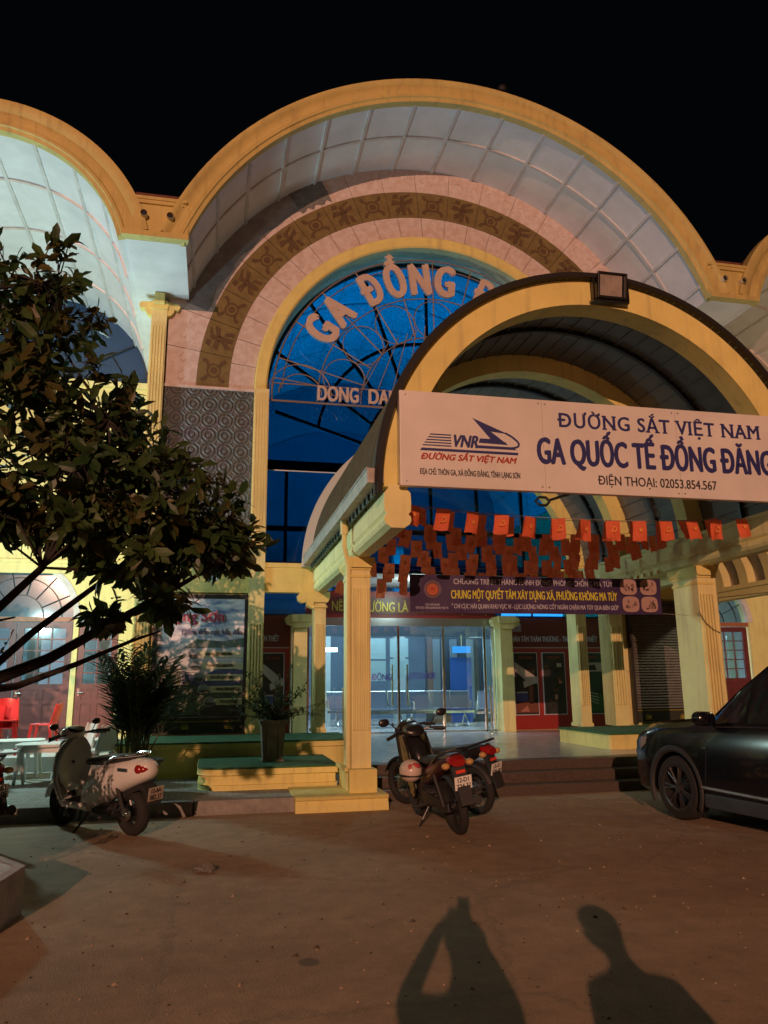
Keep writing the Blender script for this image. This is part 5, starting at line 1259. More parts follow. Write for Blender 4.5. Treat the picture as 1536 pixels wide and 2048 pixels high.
# tree pit kerb
TK = thing('tree_pit_kerb', 'whitewashed kerb of the tree pit at the left edge with a reddish rim', 'kerb', (-2.25, 6.0, 0))
q = MB(); kp_ = [(-3.4, 5.0), (-1.75, 5.0), (-1.28, 5.45), (-1.2, 6.1), (-1.55, 6.62), (-3.4, 6.8)]
inner_ = [(-3.4, 5.2), (-1.83, 5.2), (-1.47, 5.55), (-1.4, 6.05), (-1.67, 6.43), (-3.4, 6.6)]
k_ = len(kp_)
q.add([(x, y, 0) for x, y in kp_] + [(x, y, .30) for x, y in kp_] + [(x, y, 0) for x, y in inner_] + [(x, y, .30) for x, y in inner_],
      [(i, i + 1, k_ + i + 1, k_ + i) for i in range(k_ - 1)] + [(k_ + i, k_ + i + 1, 3 * k_ + i + 1, 3 * k_ + i) for i in range(k_ - 1)] + [(2 * k_ + i, 2 * k_ + i + 1, 3 * k_ + i + 1, 3 * k_ + i) for i in range(k_ - 1)])
q.build('kerb_body', mat('whitewash', (.55, .53, .52), .8, var=.3, scale=7, bump=.3, bscale=20), TK, bevel=.012)
q = MB(); q.add([(x, y, .302) for x, y in kp_] + [(x + (a - x) * .35, y + (c_ - y) * .35, .306) for (x, y), (a, c_) in zip(kp_, inner_)], [(i, i + 1, k_ + i + 1, k_ + i) for i in range(k_ - 1)])
q.build('painted_rim', mat('rim_pink', (.45, .33, .34), .8, var=.3, scale=9), TK)
q = MB(); q.add([(x, y, .2) for x, y in inner_], [list(range(k_))]); q.build('soil', mat('soil', (.06, .05, .04), .95, var=.4, scale=9), TK)
# thin shrub in the pit, plus an unseen dense core for shade
random.seed(31)
SH = thing('small_leaved_shrub', 'thin small-leaved shrub under the tree at the left edge, with an added dense core', 'shrub', (-1.95, 6.0, .2))
q = MB(); ql = MB()
for k in range(60):
    a = random.uniform(0, 2 * PI); L = random.uniform(.7, 2.0); d = Vector((math.cos(a) * .42 + .03, math.sin(a) * .42, 1)).normalized(); p = Vector((-2.0 + random.uniform(-.35, .15), 6.0 + random.uniform(-.35, .35), .2)); pts = [p.copy()]
    for j in range(7):
        d = (d + rdir() * .2).normalized(); p = p + d * L / 7; 
        lim = -1.66 if p.z < 1.45 else -1.22
        if p.x > lim: d.x = -abs(d.x); p.x = min(p.x, lim + .03)
        pts.append(p.copy())
        for _ in range(9 if j > 1 else 4): leaf(ql, pts[-2].lerp(p, random.random()), d * .3 + rdir(), Vector((0, 0, 1)), random.uniform(.035, .06), random.uniform(.02, .032))
    q.tube(pts, [.008, .007, .006, .005, .004, .003, .003, .002], 4)
for _ in range(1900):  # dense leaves out of view, added to shade the front of the scooter
    d = rdir(); k = random.uniform(.1, 1) ** .4; p = Vector((-2.17, 6.1, .95)) + Vector((d.x * .44, d.y * .42, d.z * .78)) * k
    L = random.uniform(.05, .09); leaf(ql, p, rdir(), rdir(.5), L, L * .6)
q.build('stems', bark, SH); ql.build('foliage', leaf_s, SH, recalc=False)

# ---- grit scattered on the yard
random.seed(77); q = MB()
for _ in range(900):
    x, y = random.uniform(-1.6, 6.5), random.uniform(3.4, 10.2); r = random.uniform(.004, .013) * (1.6 if random.random() < .06 else 1)
    k = [(x + r * random.uniform(.6, 1.3) * math.cos(a), y + r * random.uniform(.6, 1.3) * math.sin(a)) for a in (0, 1.6, 3.1, 4.7)]
    q.add([(px, py_, .001) for px, py_ in k] + [(x, y, r * .9)], [(0, 1, 4), (1, 2, 4), (2, 3, 4), (3, 0, 4)], random.randint(0, 1))
tag(q.build('yard_grit', [mat('grit_pale', (.36, .27, .19), .9), mat('grit_dark', (.10, .08, .065), .9)]), 'scattered grit and small stones on the yard', 'grit', kind='stuff')
# wires on the right porch column
t = thing('cable', 'thin dark cable sagging across the front right porch column to the right bay', 'cable', (6.9, 9.95, 2.2))
q = MB(); q.tube([(6.80, 9.96, 2.46), (6.88, 9.95, 2.30), (7.0, 9.95, 2.20), (7.12, 9.98, 2.16), (7.14, 10.2, 2.14), (8.6, 12.0, 2.9), (9.6, 11.0, 2.97)], .006, 5); q.build('wire', mull, t)
t = thing('conduit', 'pale plastic conduit running up the right edge of the front right porch column', 'conduit', (7.16, 10.04, 1.8))
q = MB(); q.tube([(7.155, 10.04, .5), (7.155, 10.04, 2.55), (7.155, 10.04, 3.1)], .016, 7); q.build('pipe', pipe_w, t)
# ---- litter
t = thing('plastic_bag', 'small crumpled clear plastic bag lying on the yard', 'litter', (.0, 7.0, 0)); random.seed(2)
q = MB(); q.ball((0, 0, .022), .085, .045, .024, 14, 9); q.v = [(x + random.uniform(-.02, .02), y + random.uniform(-.015, .015), max(.004, z + random.uniform(-.015, .02))) for x, y, z in q.v]; q.build('crumpled_film', mat('bag_film', (.17, .16, .15), .12), t, local=True)

# ---- plastic chairs and tables of the cafe corner
def chair_parts(t, m):
    q = MB(); q.prism([(-.18, .42), (.19, .40), (.20, .43), (-.18, .45)], -.19, .19, 'X'); 
    q = MB(); q.add([(-.19, -.19, .41), (.19, -.19, .41), (.21, .19, .43), (-.21, .19, .43), (-.18, -.17, .445), (.18, -.17, .445), (.20, .19, .45), (-.20, .19, .45)], [(0, 3, 2, 1), (4, 5, 6, 7), (0, 1, 5, 4), (1, 2, 6, 5), (2, 3, 7, 6), (3, 0, 4, 7)])
    q.build('seat', m, t, local=True, bevel=.015)
    q = MB(); n_ = 8; vs = []
    for j in range(6):
        z = .43 + j * .075; ww = .185 - .012 * max(0, j - 3); yb = -.17 - j * .022
        for i in range(n_ + 1):
            u_ = -1 + 2 * i / n_; vs.append((u_ * ww, yb - .035 * (1 - u_ * u_) + (.012 if j == 5 else 0), z - (.03 * u_ * u_ if j == 5 else 0)))
    o_ = len(vs); vs += [(x, y - .014, z) for x, y, z in vs]; fs = []
    for j in range(5):
        for i in range(n_):
            a = j * (n_ + 1) + i; fs += [(a, a + 1, a + n_ + 2, a + n_ + 1), (o_ + a, o_ + a + n_ + 1, o_ + a + n_ + 2, o_ + a + 1)]
    for i in range(n_): a = 5 * (n_ + 1) + i; fs += [(a, a + 1, o_ + a + 1, o_ + a), (i, o_ + i, o_ + i + 1, i + 1)]
    for j in range(5):
        a = j * (n_ + 1); fs += [(a, a + n_ + 1, o_ + a + n_ + 1, o_ + a), (a + n_, o_ + a + n_, o_ + a + 2 * n_ + 1, a + 2 * n_ + 1)]
    q.add(vs, fs); q.build('backrest', m, t, local=True, smooth=True)
    for sx_, sy_ in ((-1, -1), (1, -1), (-1, 1), (1, 1)):
        q = MB(); x, y = sx_ * .17, sy_ * .16; x2, y2 = sx_ * .215, sy_ * .215
        q.add([(x2 - .022, y2 - .018, 0), (x2 + .022, y2 - .018, 0), (x2 + .022, y2 + .018, 0), (x2 - .022, y2 + .018, 0), (x - .035, y - .025, .42), (x + .035, y - .025, .42), (x + .035, y + .025, .42), (x - .035, y + .025, .42)], [(0, 3, 2, 1), (4, 5, 6, 7), (0, 1, 5, 4), (1, 2, 6, 5), (2, 3, 7, 6), (3, 0, 4, 7)])
        q.build('leg', m, t, local=True)
    for s_ in (-1, 1):
        q = MB(); q.tube([(s_ * .185, -.26, .80), (s_ * .20, -.20, .55), (s_ * .205, -.17, .43)], .018, 6); q.build('back_rail', m, t, local=True)
def chair(loc, rz, m, label, group): t = thing('plastic_chair', label, 'chair', loc, rz, group); chair_parts(t, m); return t
chair((-3.02, 15.9, .38), R(85), red_plastic, 'red plastic chair by itself in front of the wooden doors', 'red plastic chairs')
c0 = chair((-3.40, 14.6, .38), R(190), red_plastic, 'red plastic chair at the bottom of the pair stacked near the left edge', 'red plastic chairs')
dup(c0, (-3.41, 14.6, .50), R(190), 'red plastic chair on top of the pair stacked near the left edge')
chair((-3.68, 14.5, .38), R(160), red_plastic, 'red plastic chair mostly hidden, left of the stacked pair', 'red plastic chairs')
chair((-1.96, 12.7, .15), R(120), white_plastic, 'white plastic chair right of the white table, nearest the scooter', 'white plastic chairs')
chair((-1.62, 12.3, .15), R(60), white_plastic, 'white plastic chair partly behind the scooter leg shield', 'white plastic chairs')
chair((-2.78, 12.4, .15), R(-80), white_plastic, 'white plastic chair left of the white table, at the left edge', 'white plastic chairs')
def table(loc, label, rz=0):
    t = thing('plastic_table', label, 'table', loc, rz, 'white plastic tables')
    q = MB(); q.prism([(.36 * math.copysign(abs(math.cos(a)) ** .5, math.cos(a)), .36 * math.copysign(abs(math.sin(a)) ** .5, math.sin(a))) for a in [k * PI / 14 for k in range(28)]], .50, .535, 'Z'); q.build('tabletop', white_plastic, t, local=True, bevel=.008)
    for sx_, sy_ in ((-1, -1), (1, -1), (-1, 1), (1, 1)):
        q = MB(); q.tube([(sx_ * .26, sy_ * .26, .5), (sx_ * .31, sy_ * .31, 0)], [.034, .024], 8); q.build('leg', white_plastic, t, local=True)
    q = MB(); q.box(-.27, .27, -.27, -.25, .42, .50); q.box(-.27, .27, .25, .27, .42, .50); q.box(-.27, -.25, -.25, .25, .42, .50); q.box(.25, .27, -.25, .25, .42, .50); q.build('apron', white_plastic, t, local=True)
table((-2.36, 12.6, .15), 'white plastic table between the white chairs, in front')
table((-1.75, 13.3, .15), 'white plastic table behind the scooter handlebar', .2)
table((-2.9, 13.5, .15), 'white plastic table behind the front one, near the red chairs', .1)

# ================================================================ VEHICLES
FACE_BACK = Matrix.Rotation(-PI / 2, 4, 'Z')     # lettering that faces the rear of a vehicle
def plate_on(t, M_, l1, l2, m):
    q = MB(); q.obox(M_, .19, .006, .14); p = q.build('number_plate', m, t, local=True, bevel=.002)
    q = MB()
    text('', l1, -.06, .06, .012, .045, -.004, None, None, ext=.001, bold=.03, xf=M_, into=q); text('', l2, -.075, .075, -.056, .05, -.004, None, None, ext=.001, bold=.03, xf=M_, into=q)
    q.build('plate_lettering', black_t, p, local=True, recalc=False)
def spoke_wheel(t, x, r, tw, spokes=18, name='wheel', alloy=0, m=None):
    z = r
    q = MB(); q.torus((x, 0, z), r - tw, tw, 'Y', 36, 10, sq=1.1); wv = q.build('wheel', tyre_m, t, local=True, smooth=True)
    q = MB()
    q.lathe([(r - 1.75 * tw, -.6 * tw), (r - 1.35 * tw, -.7 * tw), (r - 1.35 * tw, .7 * tw), (r - 1.75 * tw, .6 * tw), (r - 1.75 * tw, -.6 * tw)], (x, 0, z), 'Y', 36)
    q.lathe([(.0, -.06), (.055, -.06), (.06, -.02), (.06, .02), (.055, .06), (0, .06)], (x, 0, z), 'Y', 16)
    for k in range(alloy or spokes):
        a = 2 * PI * k / (alloy or spokes); d = .22 * (1 if k % 2 else -1) if not alloy else 0; rr_ = r - 1.6 * tw
        q.tube([(x + .05 * math.cos(a + d), (.03 if k % 2 else -.03) * (0 if alloy else 1), z + .05 * math.sin(a + d)), (x + rr_ * math.cos(a), 0, z + rr_ * math.sin(a))], .016 if alloy else .0025, 6 if alloy else 4)
    q.build('rim', m or chrome, wv, local=True)
    return wv

# ---- white scooter
def scooter(label, loc, rz, lean):
    t = thing('scooter', label, 'scooter', loc, rz, None, lean); t.scale = (.96,) * 3
    spoke_wheel(t, -.64, .245, .062, alloy=5, m=bk_black); spoke_wheel(t, .64, .24, .05, alloy=5, m=bk_black)
    q = MB(); q.loft([(-1.0, .70, .03, .03), (-.97, .70, .085, .085), (-.90, .69, .13, .115), (-.75, .665, .165, .15), (-.5, .605, .18, .18), (-.25, .53, .178, .215), (-.08, .465, .17, .225), (.03, .42, .155, .19), (.09, .36, .14, .11), (.12, .32, .12, .05)], 28)
    q.build('body_panel', sc_white, t, local=True, smooth=True)
    q = MB(); q.loft([(-.78, .80, .06, .015), (-.72, .815, .11, .04), (-.5, .79, .135, .05), (-.2, .765, .14, .055), (.02, .745, .12, .045), (.09, .73, .07, .02)], 20); q.build('seat', bk_plast, t, local=True, smooth=True)
    q = MB(); q.loft([(-.02, .27, .15, .05, 4), (.1, .275, .175, .04, 4), (.40, .28, .18, .04, 4), (.48, .31, .16, .05, 4)], 20); q.build('floorboard', sc_white, t, local=True, smooth=True)
    q = MB(); q.box(.12, .40, -.14, .14, .318, .326); q.build('floor_mat', bk_plast, t, local=True)
    # leg shield: curved plate
    def shield(q, x_off, prof, th, hw_k=1):
        vs = []; n_ = 10; k = len(prof)
        for (x, z, hw) in prof:
            for i in range(n_ + 1):
                u_ = -1 + 2 * i / n_; vs.append((x + x_off - .07 * u_ * u_, u_ * hw * hw_k, z))
        o_ = len(vs); vs += [(x - th, y, z) for x, y, z in vs]; fs = []
        for j in range(k - 1):
            for i in range(n_): a = j * (n_ + 1) + i; fs += [(a, a + 1, a + n_ + 2, a + n_ + 1), (o_ + a, o_ + a + n_ + 1, o_ + a + n_ + 2, o_ + a + 1)]
        for i in range(n_): a = (k - 1) * (n_ + 1) + i; fs += [(a, a + 1, o_ + a + 1, o_ + a), (i, o_ + i, o_ + i + 1, i + 1)]
        for j in range(k - 1): a = j * (n_ + 1); fs += [(a, a + n_ + 1, o_ + a + n_ + 1, o_ + a), (a + n_, o_ + a + n_, o_ + a + 2 * n_ + 1, a + 2 * n_ + 1)]
        q.add(vs, fs)
    pf = [(.50, .26, .13), (.54, .34, .17), (.57, .5, .205), (.56, .66, .215), (.53, .80, .20), (.49, .92, .14), (.46, .99, .06)]
    q = MB(); shield(q, .03, pf, .03); q.build('leg_shield', sc_white, t, local=True, smooth=True)
    q = MB(); shield(q, -.005, [(x, z, hw * .93) for x, z, hw in pf], .05); q.build('shield_inner', sc_grey, t, local=True, smooth=True)
    q = MB(); shield(q, -.075, [(.58, .40, .06), (.585, .50, .155), (.58, .62, .205), (.56, .76, .20), (.53, .87, .165), (.50, .95, .10), (.48, 1.0, .04)], .03); q.build('glove_box', sc_grey, t, local=True, smooth=True)
    q = MB(); q.ball((.44, .0, .71), .018); q.ball((.47, .12, .58), .014); q.build('key_switch', bk_black, t, local=True, smooth=True)
    # front fork and mudguard
    q = MB()
    for s_ in (-1, 1): q.tube([(.64, s_ * .075, .24), (.60, s_ * .075, .45)], .022, 8)
    q.build('fork', bk_plast, t, local=True)
    q = MB(); n_ = 12; vs = []
    for i in range(n_ + 1):
        a = R(10 + 135 * i / n_)
        for s_, k in ((-1, .93), (-.7, 1.03), (0, 1.07), (.7, 1.03), (1, .93)): vs.append((.64 + .275 * k * math.cos(a), s_ * .085, .24 + .275 * k * math.sin(a)))
    q.add(vs, [(i * 5 + j, i * 5 + j + 1, i * 5 + j + 6, i * 5 + j + 5) for i in range(n_) for j in range(4)]); q.build('mudguard', sc_white, t, local=True, smooth=True)
    # headset
    q = MB(); q.loft([(.33, 1.02, .05, .03), (.36, 1.03, .11, .055), (.44, 1.045, .14, .07), (.52, 1.03, .12, .07), (.58, 1.0, .06, .04)], 18); q.build('headset', sc_white, t, local=True, smooth=True)
    q = MB(); q.loft([(.325, 1.055, .06, .015), (.36, 1.075, .10, .025), (.42, 1.10, .09, .015)], 14); q.build('dashboard', bk_black, t, local=True, smooth=True)
    q = MB(); q.tube([(.30, -.36, 1.02), (.37, -.22, 1.03), (.41, -.12, 1.02), (.41, .12, 1.02), (.37, .22, 1.03), (.30, .36, 1.02)], .014, 7); hb = q.build('handlebar', bk_black, t, local=True)
    for s_ in (-1, 1):
        q = MB(); q.tube([(.36, s_ * .24, 1.03), (.29, s_ * .385, 1.02)], .021, 9); q.build('grip', bk_plast, hb, local=True)
        q = MB(); q.tube([(.41, s_ * .17, 1.02), (.40, s_ * .26, 1.0), (.34, s_ * .37, .99)], .008, 5); q.build('lever', bk_black, hb, local=True)
        q = MB(); q.tube([(.38, s_ * .2, 1.03), (.40, s_ * .26, 1.10)], .007, 5); q.loft([(.385, 1.135, .03, .02), (.39, 1.135, .055, .035), (.41, 1.135, .05, .03)], 12); q.v = [(x, y + (s_ * .27 if i >= 10 else 0), z) for i, (x, y, z) in enumerate(q.v)]; q.build('mirror', bk_black, hb, local=True)
    q = MB(); q.ball((.60, 0, .88), .03, .075, .075); q.build('headlight', lens_glass, t, local=True, smooth=True)
    # rear end
    q = MB()
    for s_ in (-1, 1): q.tube([(-.35, s_ * .13, .76), (-.55, s_ * .165, .83), (-.78, s_ * .13, .85), (-.84, s_ * .05, .85), (-.84, 0, .85)], .014, 7)
    q.build('grab_rail', chrome, t, local=True, smooth=True)
    q = MB(); q.ball((-.92, 0, .71), .075, .125, .062); q.ball((-.885, .085, .71), .06, .06, .058); q.ball((-.885, -.085, .71), .06, .06, .058); q.build('tail_light', tail_m, t, local=True, smooth=True)
    q = MB(); q.prism([(-.45, .42), (-.86, .56), (-.94, .54), (-1.03, .36), (-1.0, .35), (-.92, .48), (-.84, .50), (-.5, .36)], -.075, .075, 'Y'); q.build('rear_mudguard', bk_plast, t, local=True)
    plate_on(t, Matrix.Translation((-1.03, 0, .46)) @ Matrix.Rotation(R(-12), 4, 'Y') @ FACE_BACK, '12-AA', '082.37', plate_d)
    q = MB(); q.loft([(-.66, .26, .05, .05), (-.5, .26, .10, .075), (-.2, .25, .12, .075), (-.02, .24, .08, .06)], 14); q.build('swing_arm', bk_plast, t, local=True, smooth=True)
    q = MB(); q.lathe([(0, .10), (.05, .10), (.075, .085), (.075, .04), (0, .04)], (-.64, .0, .245), 'Y', 20); q.lathe([(0, .115), (.018, .115), (.018, .09), (0, .09)], (-.64, 0, .245), 'Y', 12); q.build('hub_cover', chrome, t, local=True, smooth=True)
    for s_ in (-1, 1):
        q = MB(); q.tube([(-.64, s_ * .115, .27), (-.56, s_ * .13, .52)], .022, 8); q.build('shock_absorber', bk_plast, t, local=True)
    q = MB(); q.tube([(-.02, .11, .21), (.02, .17, .12), (.06, .26, .015), (.10, .275, .008)], .012, 7); q.build('kickstand', bk_black, t, local=True)
    text('side_badge', 'VINFAST', -.66, -.48, .595, .022, 0, bk_black, t, ext=.002, bold=.01, local=True, xf=Matrix.Translation((-1.14, .178, 0)) @ Matrix.Rotation(PI, 4, 'Z') @ Matrix.Scale(1, 4)) if False else None
    q = MB(); q.box(-.78, -.62, .163, .172, .69, .725); q.build('side_badge', steel, t, local=True)
    return t
scooter('white step-through electric scooter with grey leg shield parked by the kerb', (-1.14, 9.245, 0), R(132), -R(5))

# ---- underbone motorbikes
def motorbike(label, loc, rz, lean, body, plate, mirrors=True, cast=0, rim=None):
    t = thing('motorbike', label, 'motorbike', loc, rz, 'small motorbikes', lean); t.scale = (.95,) * 3
    for x in (-.62, .62): spoke_wheel(t, x, .29, .045, 22, alloy=cast, m=rim or steel)
    q = MB()
    for s_ in (-1, 1): q.tube([(.62, s_ * .07, .29), (.54, s_ * .07, .52), (.42, s_ * .055, .86)], [.024, .026, .022], 8)
    q.build('fork', steel, t, local=True)
    def guard(x, r, a0, a1, hw, nm, m):
        q = MB(); n_ = 14; vs = []
        for i in range(n_ + 1):
            a = R(a0 + (a1 - a0) * i / n_)
            for s_, k in ((-1, .90), (-.7, 1.0), (0, 1.03), (.7, 1.0), (1, .90)): vs.append((x + r * k * math.cos(a), s_ * hw, .29 + r * k * math.sin(a)))
        q.add(vs, [(i * 5 + j, i * 5 + j + 1, i * 5 + j + 6, i * 5 + j + 5) for i in range(n_) for j in range(4)]); return q.build(nm, m, t, local=True, smooth=True)
    guard(.62, .335, 20, 165, .06, 'front_mudguard', body); guard(-.62, .34, 15, 160, .075, 'rear_mudguard', bk_plast)
    # leg shields
    for s_ in (-1, 1):
        q = MB(); pl = [(.52, .98), (.40, .98), (.30, .80), (.22, .58), (.20, .40), (.30, .34), (.42, .48), (.50, .72)]
        q.prism(pl, s_ * .12, s_ * .155, 'Y'); q.v = [(x, y + s_ * .07 * max(0, (.75 - z)) * .6, z) for x, y, z in q.v]; q.build('leg_shield', bk_black, t, local=True, bevel=.012)
    q = MB(); q.loft([(.22, .62, .05, .10), (.30, .70, .11, .17), (.42, .82, .12, .15), (.52, .86, .08, .08), (.56, .88, .03, .03)], 16); q.build('front_cowl', bk_black, t, local=True, smooth=True)
    q = MB(); q.loft([(.30, 1.0, .06, .03), (.34, 1.02, .12, .06), (.44, 1.04, .13, .075), (.53, 1.02, .09, .065), (.57, 1.0, .04, .03)], 16); q.build('headset', bk_black, t, local=True, smooth=True)
    q = MB(); q.tube([(.29, -.35, 1.0), (.38, -.2, 1.03), (.42, -.09, 1.02), (.42, .09, 1.02), (.38, .2, 1.03), (.29, .35, 1.0)], .013, 7); hb = q.build('handlebar', bk_black, t, local=True)
    for s_ in (-1, 1):
        q = MB(); q.tube([(.355, s_ * .245, 1.02), (.28, s_ * .37, .995)], .021, 9); q.build('grip', bk_plast, hb, local=True)
        q = MB(); q.tube([(.43, s_ * .15, 1.01), (.42, s_ * .25, .99), (.35, s_ * .36, .975)], .008, 5); q.build('lever', steel, hb, local=True)
        if mirrors:
            q = MB(); q.tube([(.38, s_ * .21, 1.03), (.36, s_ * .235, 1.10), (.35, s_ * .28, 1.15), (.34, s_ * .33, 1.175)], .007, 6); k0 = len(q.v); q.ball((.335, s_ * .37, 1.185), .022, .068, .048); q.build('mirror', bk_black, hb, local=True, smooth=True)
    for s_ in (-1, 1):
        q = MB(); q.tube([(.42, s_ * .17, 1.01), (.52, s_ * .20, 1.10), (.58, s_ * .10, 1.0), (.56, s_ * .06, .80), (.58, s_ * .085, .45)], .005, 5); q.build('control_cable', bk_plast, t, local=True, smooth=True)
    q = MB(); q.ball((.56, 0, 1.0), .04, .085, .06); q.build('headlight', lens_glass, t, local=True, smooth=True)
    q = MB(); q.loft([(.28, .50, .05, .09), (.1, .52, .07, .09), (-.1, .58, .11, .10), (-.35, .65, .14, .12), (-.6, .725, .14, .10), (-.8, .785, .11, .075), (-.90, .82, .06, .045)], 18); q.build('side_panel', body, t, local=True, smooth=True)
    q = MB(); q.loft([(.10, .70, .05, .02), (.06, .725, .10, .04), (-.2, .735, .125, .05), (-.42, .76, .13, .05), (-.65, .80, .12, .045), (-.80, .825, .08, .025)], 18); q.build('seat', bk_plast, t, local=True, smooth=True)
    q = MB()
    for s_ in (-1, 1): q.tube([(-.45, s_ * .13, .74), (-.72, s_ * .15, .84), (-.92, s_ * .10, .90), (-.95, 0, .91)], .013, 7)
    q.build('grab_rail', bk_black, t, local=True, smooth=True)
    q = MB(); q.loft([(-.86, .80, .10, .05), (-.93, .785, .095, .05), (-.97, .77, .07, .035)], 16); q.build('tail_light', tail_m, t, local=True, smooth=True)
    for s_ in (-1, 1):
        q = MB(); q.ball((-.92, s_ * .135, .755), .045, .045, .035); q.build('indicator', amber, t, local=True, smooth=True)
    q = MB(); q.prism([(-.86, .72), (-.93, .74), (-1.0, .50), (-1.04, .36), (-1.01, .35), (-.95, .50)], -.07, .07, 'Y'); q.build('tail_flap', bk_plast, t, local=True)
    q = MB(); q.box(-.975, -.96, -.05, .05, .668, .70); q.build('reflector', reflector, t, local=True)
    plate_on(t, Matrix.Translation((-.995, 0, .575)) @ Matrix.Rotation(R(-15), 4, 'Y') @ FACE_BACK, *plate, plate_m)
    q = MB(); q.lathe([(0, -.11), (.09, -.11), (.11, -.07), (.11, .07), (.09, .11), (0, .11)], (.02, 0, .31), 'Y', 18); q.loft([(.08, .36, .05, .05), (.22, .40, .065, .06), (.30, .42, .06, .055)], 12); q.box(-.18, .02, -.09, .09, .26, .36)
    q.build('engine', engine_m, t, local=True)
    q = MB(); q.prism([(-.68, .25), (-.68, .34), (-.05, .37), (-.05, .27)], .085, .115, 'Y'); q.build('chain_case', bk_plast, t, local=True, bevel=.01)
    q = MB(); q.tube([(.24, -.06, .36), (.18, -.10, .24), (-.05, -.13, .22), (-.3, -.14, .26), (-.42, -.15, .28), (-.9, -.165, .36)], [.016, .016, .018, .03, .046, .05], 10); q.build('exhaust', engine_m, t, local=True, smooth=True)
    for s_ in (-1, 1):
        q = MB(); q.tube([(-.62, s_ * .12, .30), (-.48, s_ * .13, .62)], .022, 8); q.build('shock_absorber', bk_plast, t, local=True)
        q = MB(); q.tube([(.05, s_ * .08, .24), (.05, s_ * .27, .24)], .014, 7); q.build('footrest', bk_plast, t, local=True)
    q = MB(); q.tube([(-.02, .10, .22), (-.03, .2, .10), (-.06, .27, .02), (-.10, .285, .012)], .011, 7); q.build('kickstand', bk_black, t, local=True)
    return t
motorbike('black and red small motorbike with two round mirrors, parked nearest the road', (2.46, 8.58, 0), R(94), -R(9), bk_red, ('12-D1', '224.31'), cast=5, rim=bk_black)
motorbike('black small motorbike with spoked wheels standing behind the black and red one', (2.775, 9.60, 0), R(121), -R(8), bk_black, ('12-S1', '020.18'), mirrors=False)
motorbike('dark motorbike cut off at the left edge, next to the white scooter', (-2.43, 8.95, 0), R(128), -R(6), mat('bike_slate', (.06, .07, .085), .3, coat=.3), ('12-B1', '317.05'))
hl = thing('helmet', 'white and pink open-face helmet hanging on the black and red motorbike', 'helmet', (2.16, 8.62, .56))
q = MB(); q.ball((0, 0, 0), .125, .14, .12, 20, 12); q.v = [v for v in q.v]; q.build('shell', mat('helmet_white', (.62, .50, .44), .3, coat=.4), hl, local=True, smooth=True)
q = MB(); q.torus((.0, .0, -.045), .118, .014, 'Z', 20, 6); q.build('rim_seal', bk_plast, hl, local=True)
q = MB(); q.ball((.03, -.095, .055), .055, .03, .035); q.ball((-.03, -.10, .03), .03, .03, .05); q.build('red_sticker', mat('helmet_red', (.45, .06, .06), .4), hl, local=True, smooth=True)

# ---- dark car
CR = thing('parked_car', 'dark glossy sport utility car parked nose to the steps at the right edge', 'car', (5.93, 8.24, 0), R(96.6)); CR.scale = (.96, .96, .985)
ST = [(.95, .62, .32, .64, .58, .80, .46), (.91, .74, .27, .72, .69, .885, .55), (.78, .84, .24, .82, .79, .945, .63), (.5, .90, .23, .89, .84, .985, .68), (.2, .915, .23, .92, .865, 1.01, .71), (-.1, .92, .23, .938, .87, 1.03, .73), (-.50, .92, .23, .955, .875, 1.07, .74),
      (-.64, .92, .23, .965, .875, 1.16, .715), (-.98, .92, .23, .975, .875, 1.40, .665), (-1.28, .92, .23, .985, .875, 1.56, .63), (-1.65, .92, .23, .99, .875, 1.625, .605), (-2.2, .92, .23, 1.0, .875, 1.665, .60), (-2.8, .92, .23, 1.01, .87, 1.65, .59), (-3.3, .91, .24, 1.02, .86, 1.56, .58), (-3.55, .89, .27, 1.02, .84, 1.42, .58), (-3.75, .84, .3, .95, .8, 1.1, .6), (-3.82, .74, .36, .82, .7, .92, .5)]
ST = [(a, b_, c, .25 + (d - .25) * 1.09, e, .25 + (f - .25) * 1.09, g) for a, b_, c, d, e, f, g in ST]
vs = []; fs = []; kk = 18
for (x, hw, zs, zb, hb_, zr, hr) in ST:
    zm = zs + (zb - zs) * .55
    half = [(0, zs), (hw - .10, zs), (hw - .025, zs + .06), (hw, zs + .20), (hw, zm), (hw - .012, zb - .07), (hb_, zb), (hr + .02, zr - .05), (hr - .06, zr - .012), (0, zr + .015)]
    ring = [(x, y, z) for y, z in half] + [(x, -y, z) for y, z in reversed(half[1:-1])]; vs += ring
for i in range(len(ST) - 1):
    for j in range(kk): fs.append((i * kk + j, i * kk + (j + 1) % kk, (i + 1) * kk + (j + 1) % kk, (i + 1) * kk + j))
fs += [list(range(kk))[::-1], list(range((len(ST) - 1) * kk, len(ST) * kk))]
q = MB(); q.add(vs, fs); body = q.build('body', car_m, CR, local=True, smooth=True)
WX = (0, -2.72); cut = MB()
for x in WX:
    for s_ in (-1, 1): cut.lathe([(0, s_ * .62), (.395, s_ * .62), (.395, s_ * 1.1), (0, s_ * 1.1)], (x, 0, .345), 'Y', 40)
co = cut.build('cutter', car_plast, None); co.parent = CR
md = body.modifiers.new('arch', 'BOOLEAN'); md.operation = 'DIFFERENCE'; md.object = co; md.solver = 'EXACT'
bpy.context.view_layer.update(); dg = bpy.context.evaluated_depsgraph_get(); nm_ = bpy.data.meshes.new_from_object(body.evaluated_get(dg)); body.modifiers.clear(); body.data = nm_; body.data.name = 'body'
bpy.data.objects.remove(co)
if hasattr(nm_, 'set_sharp_from_angle'): nm_.set_sharp_from_angle(angle=R(32))
def at(x):
    for i in range(len(ST) - 1):
        a, b_ = ST[i], ST[i + 1]
        if b_[0] <= x <= a[0]: t_ = (a[0] - x) / (a[0] - b_[0]); return [a[k] + (b_[k] - a[k]) * t_ for k in range(7)]
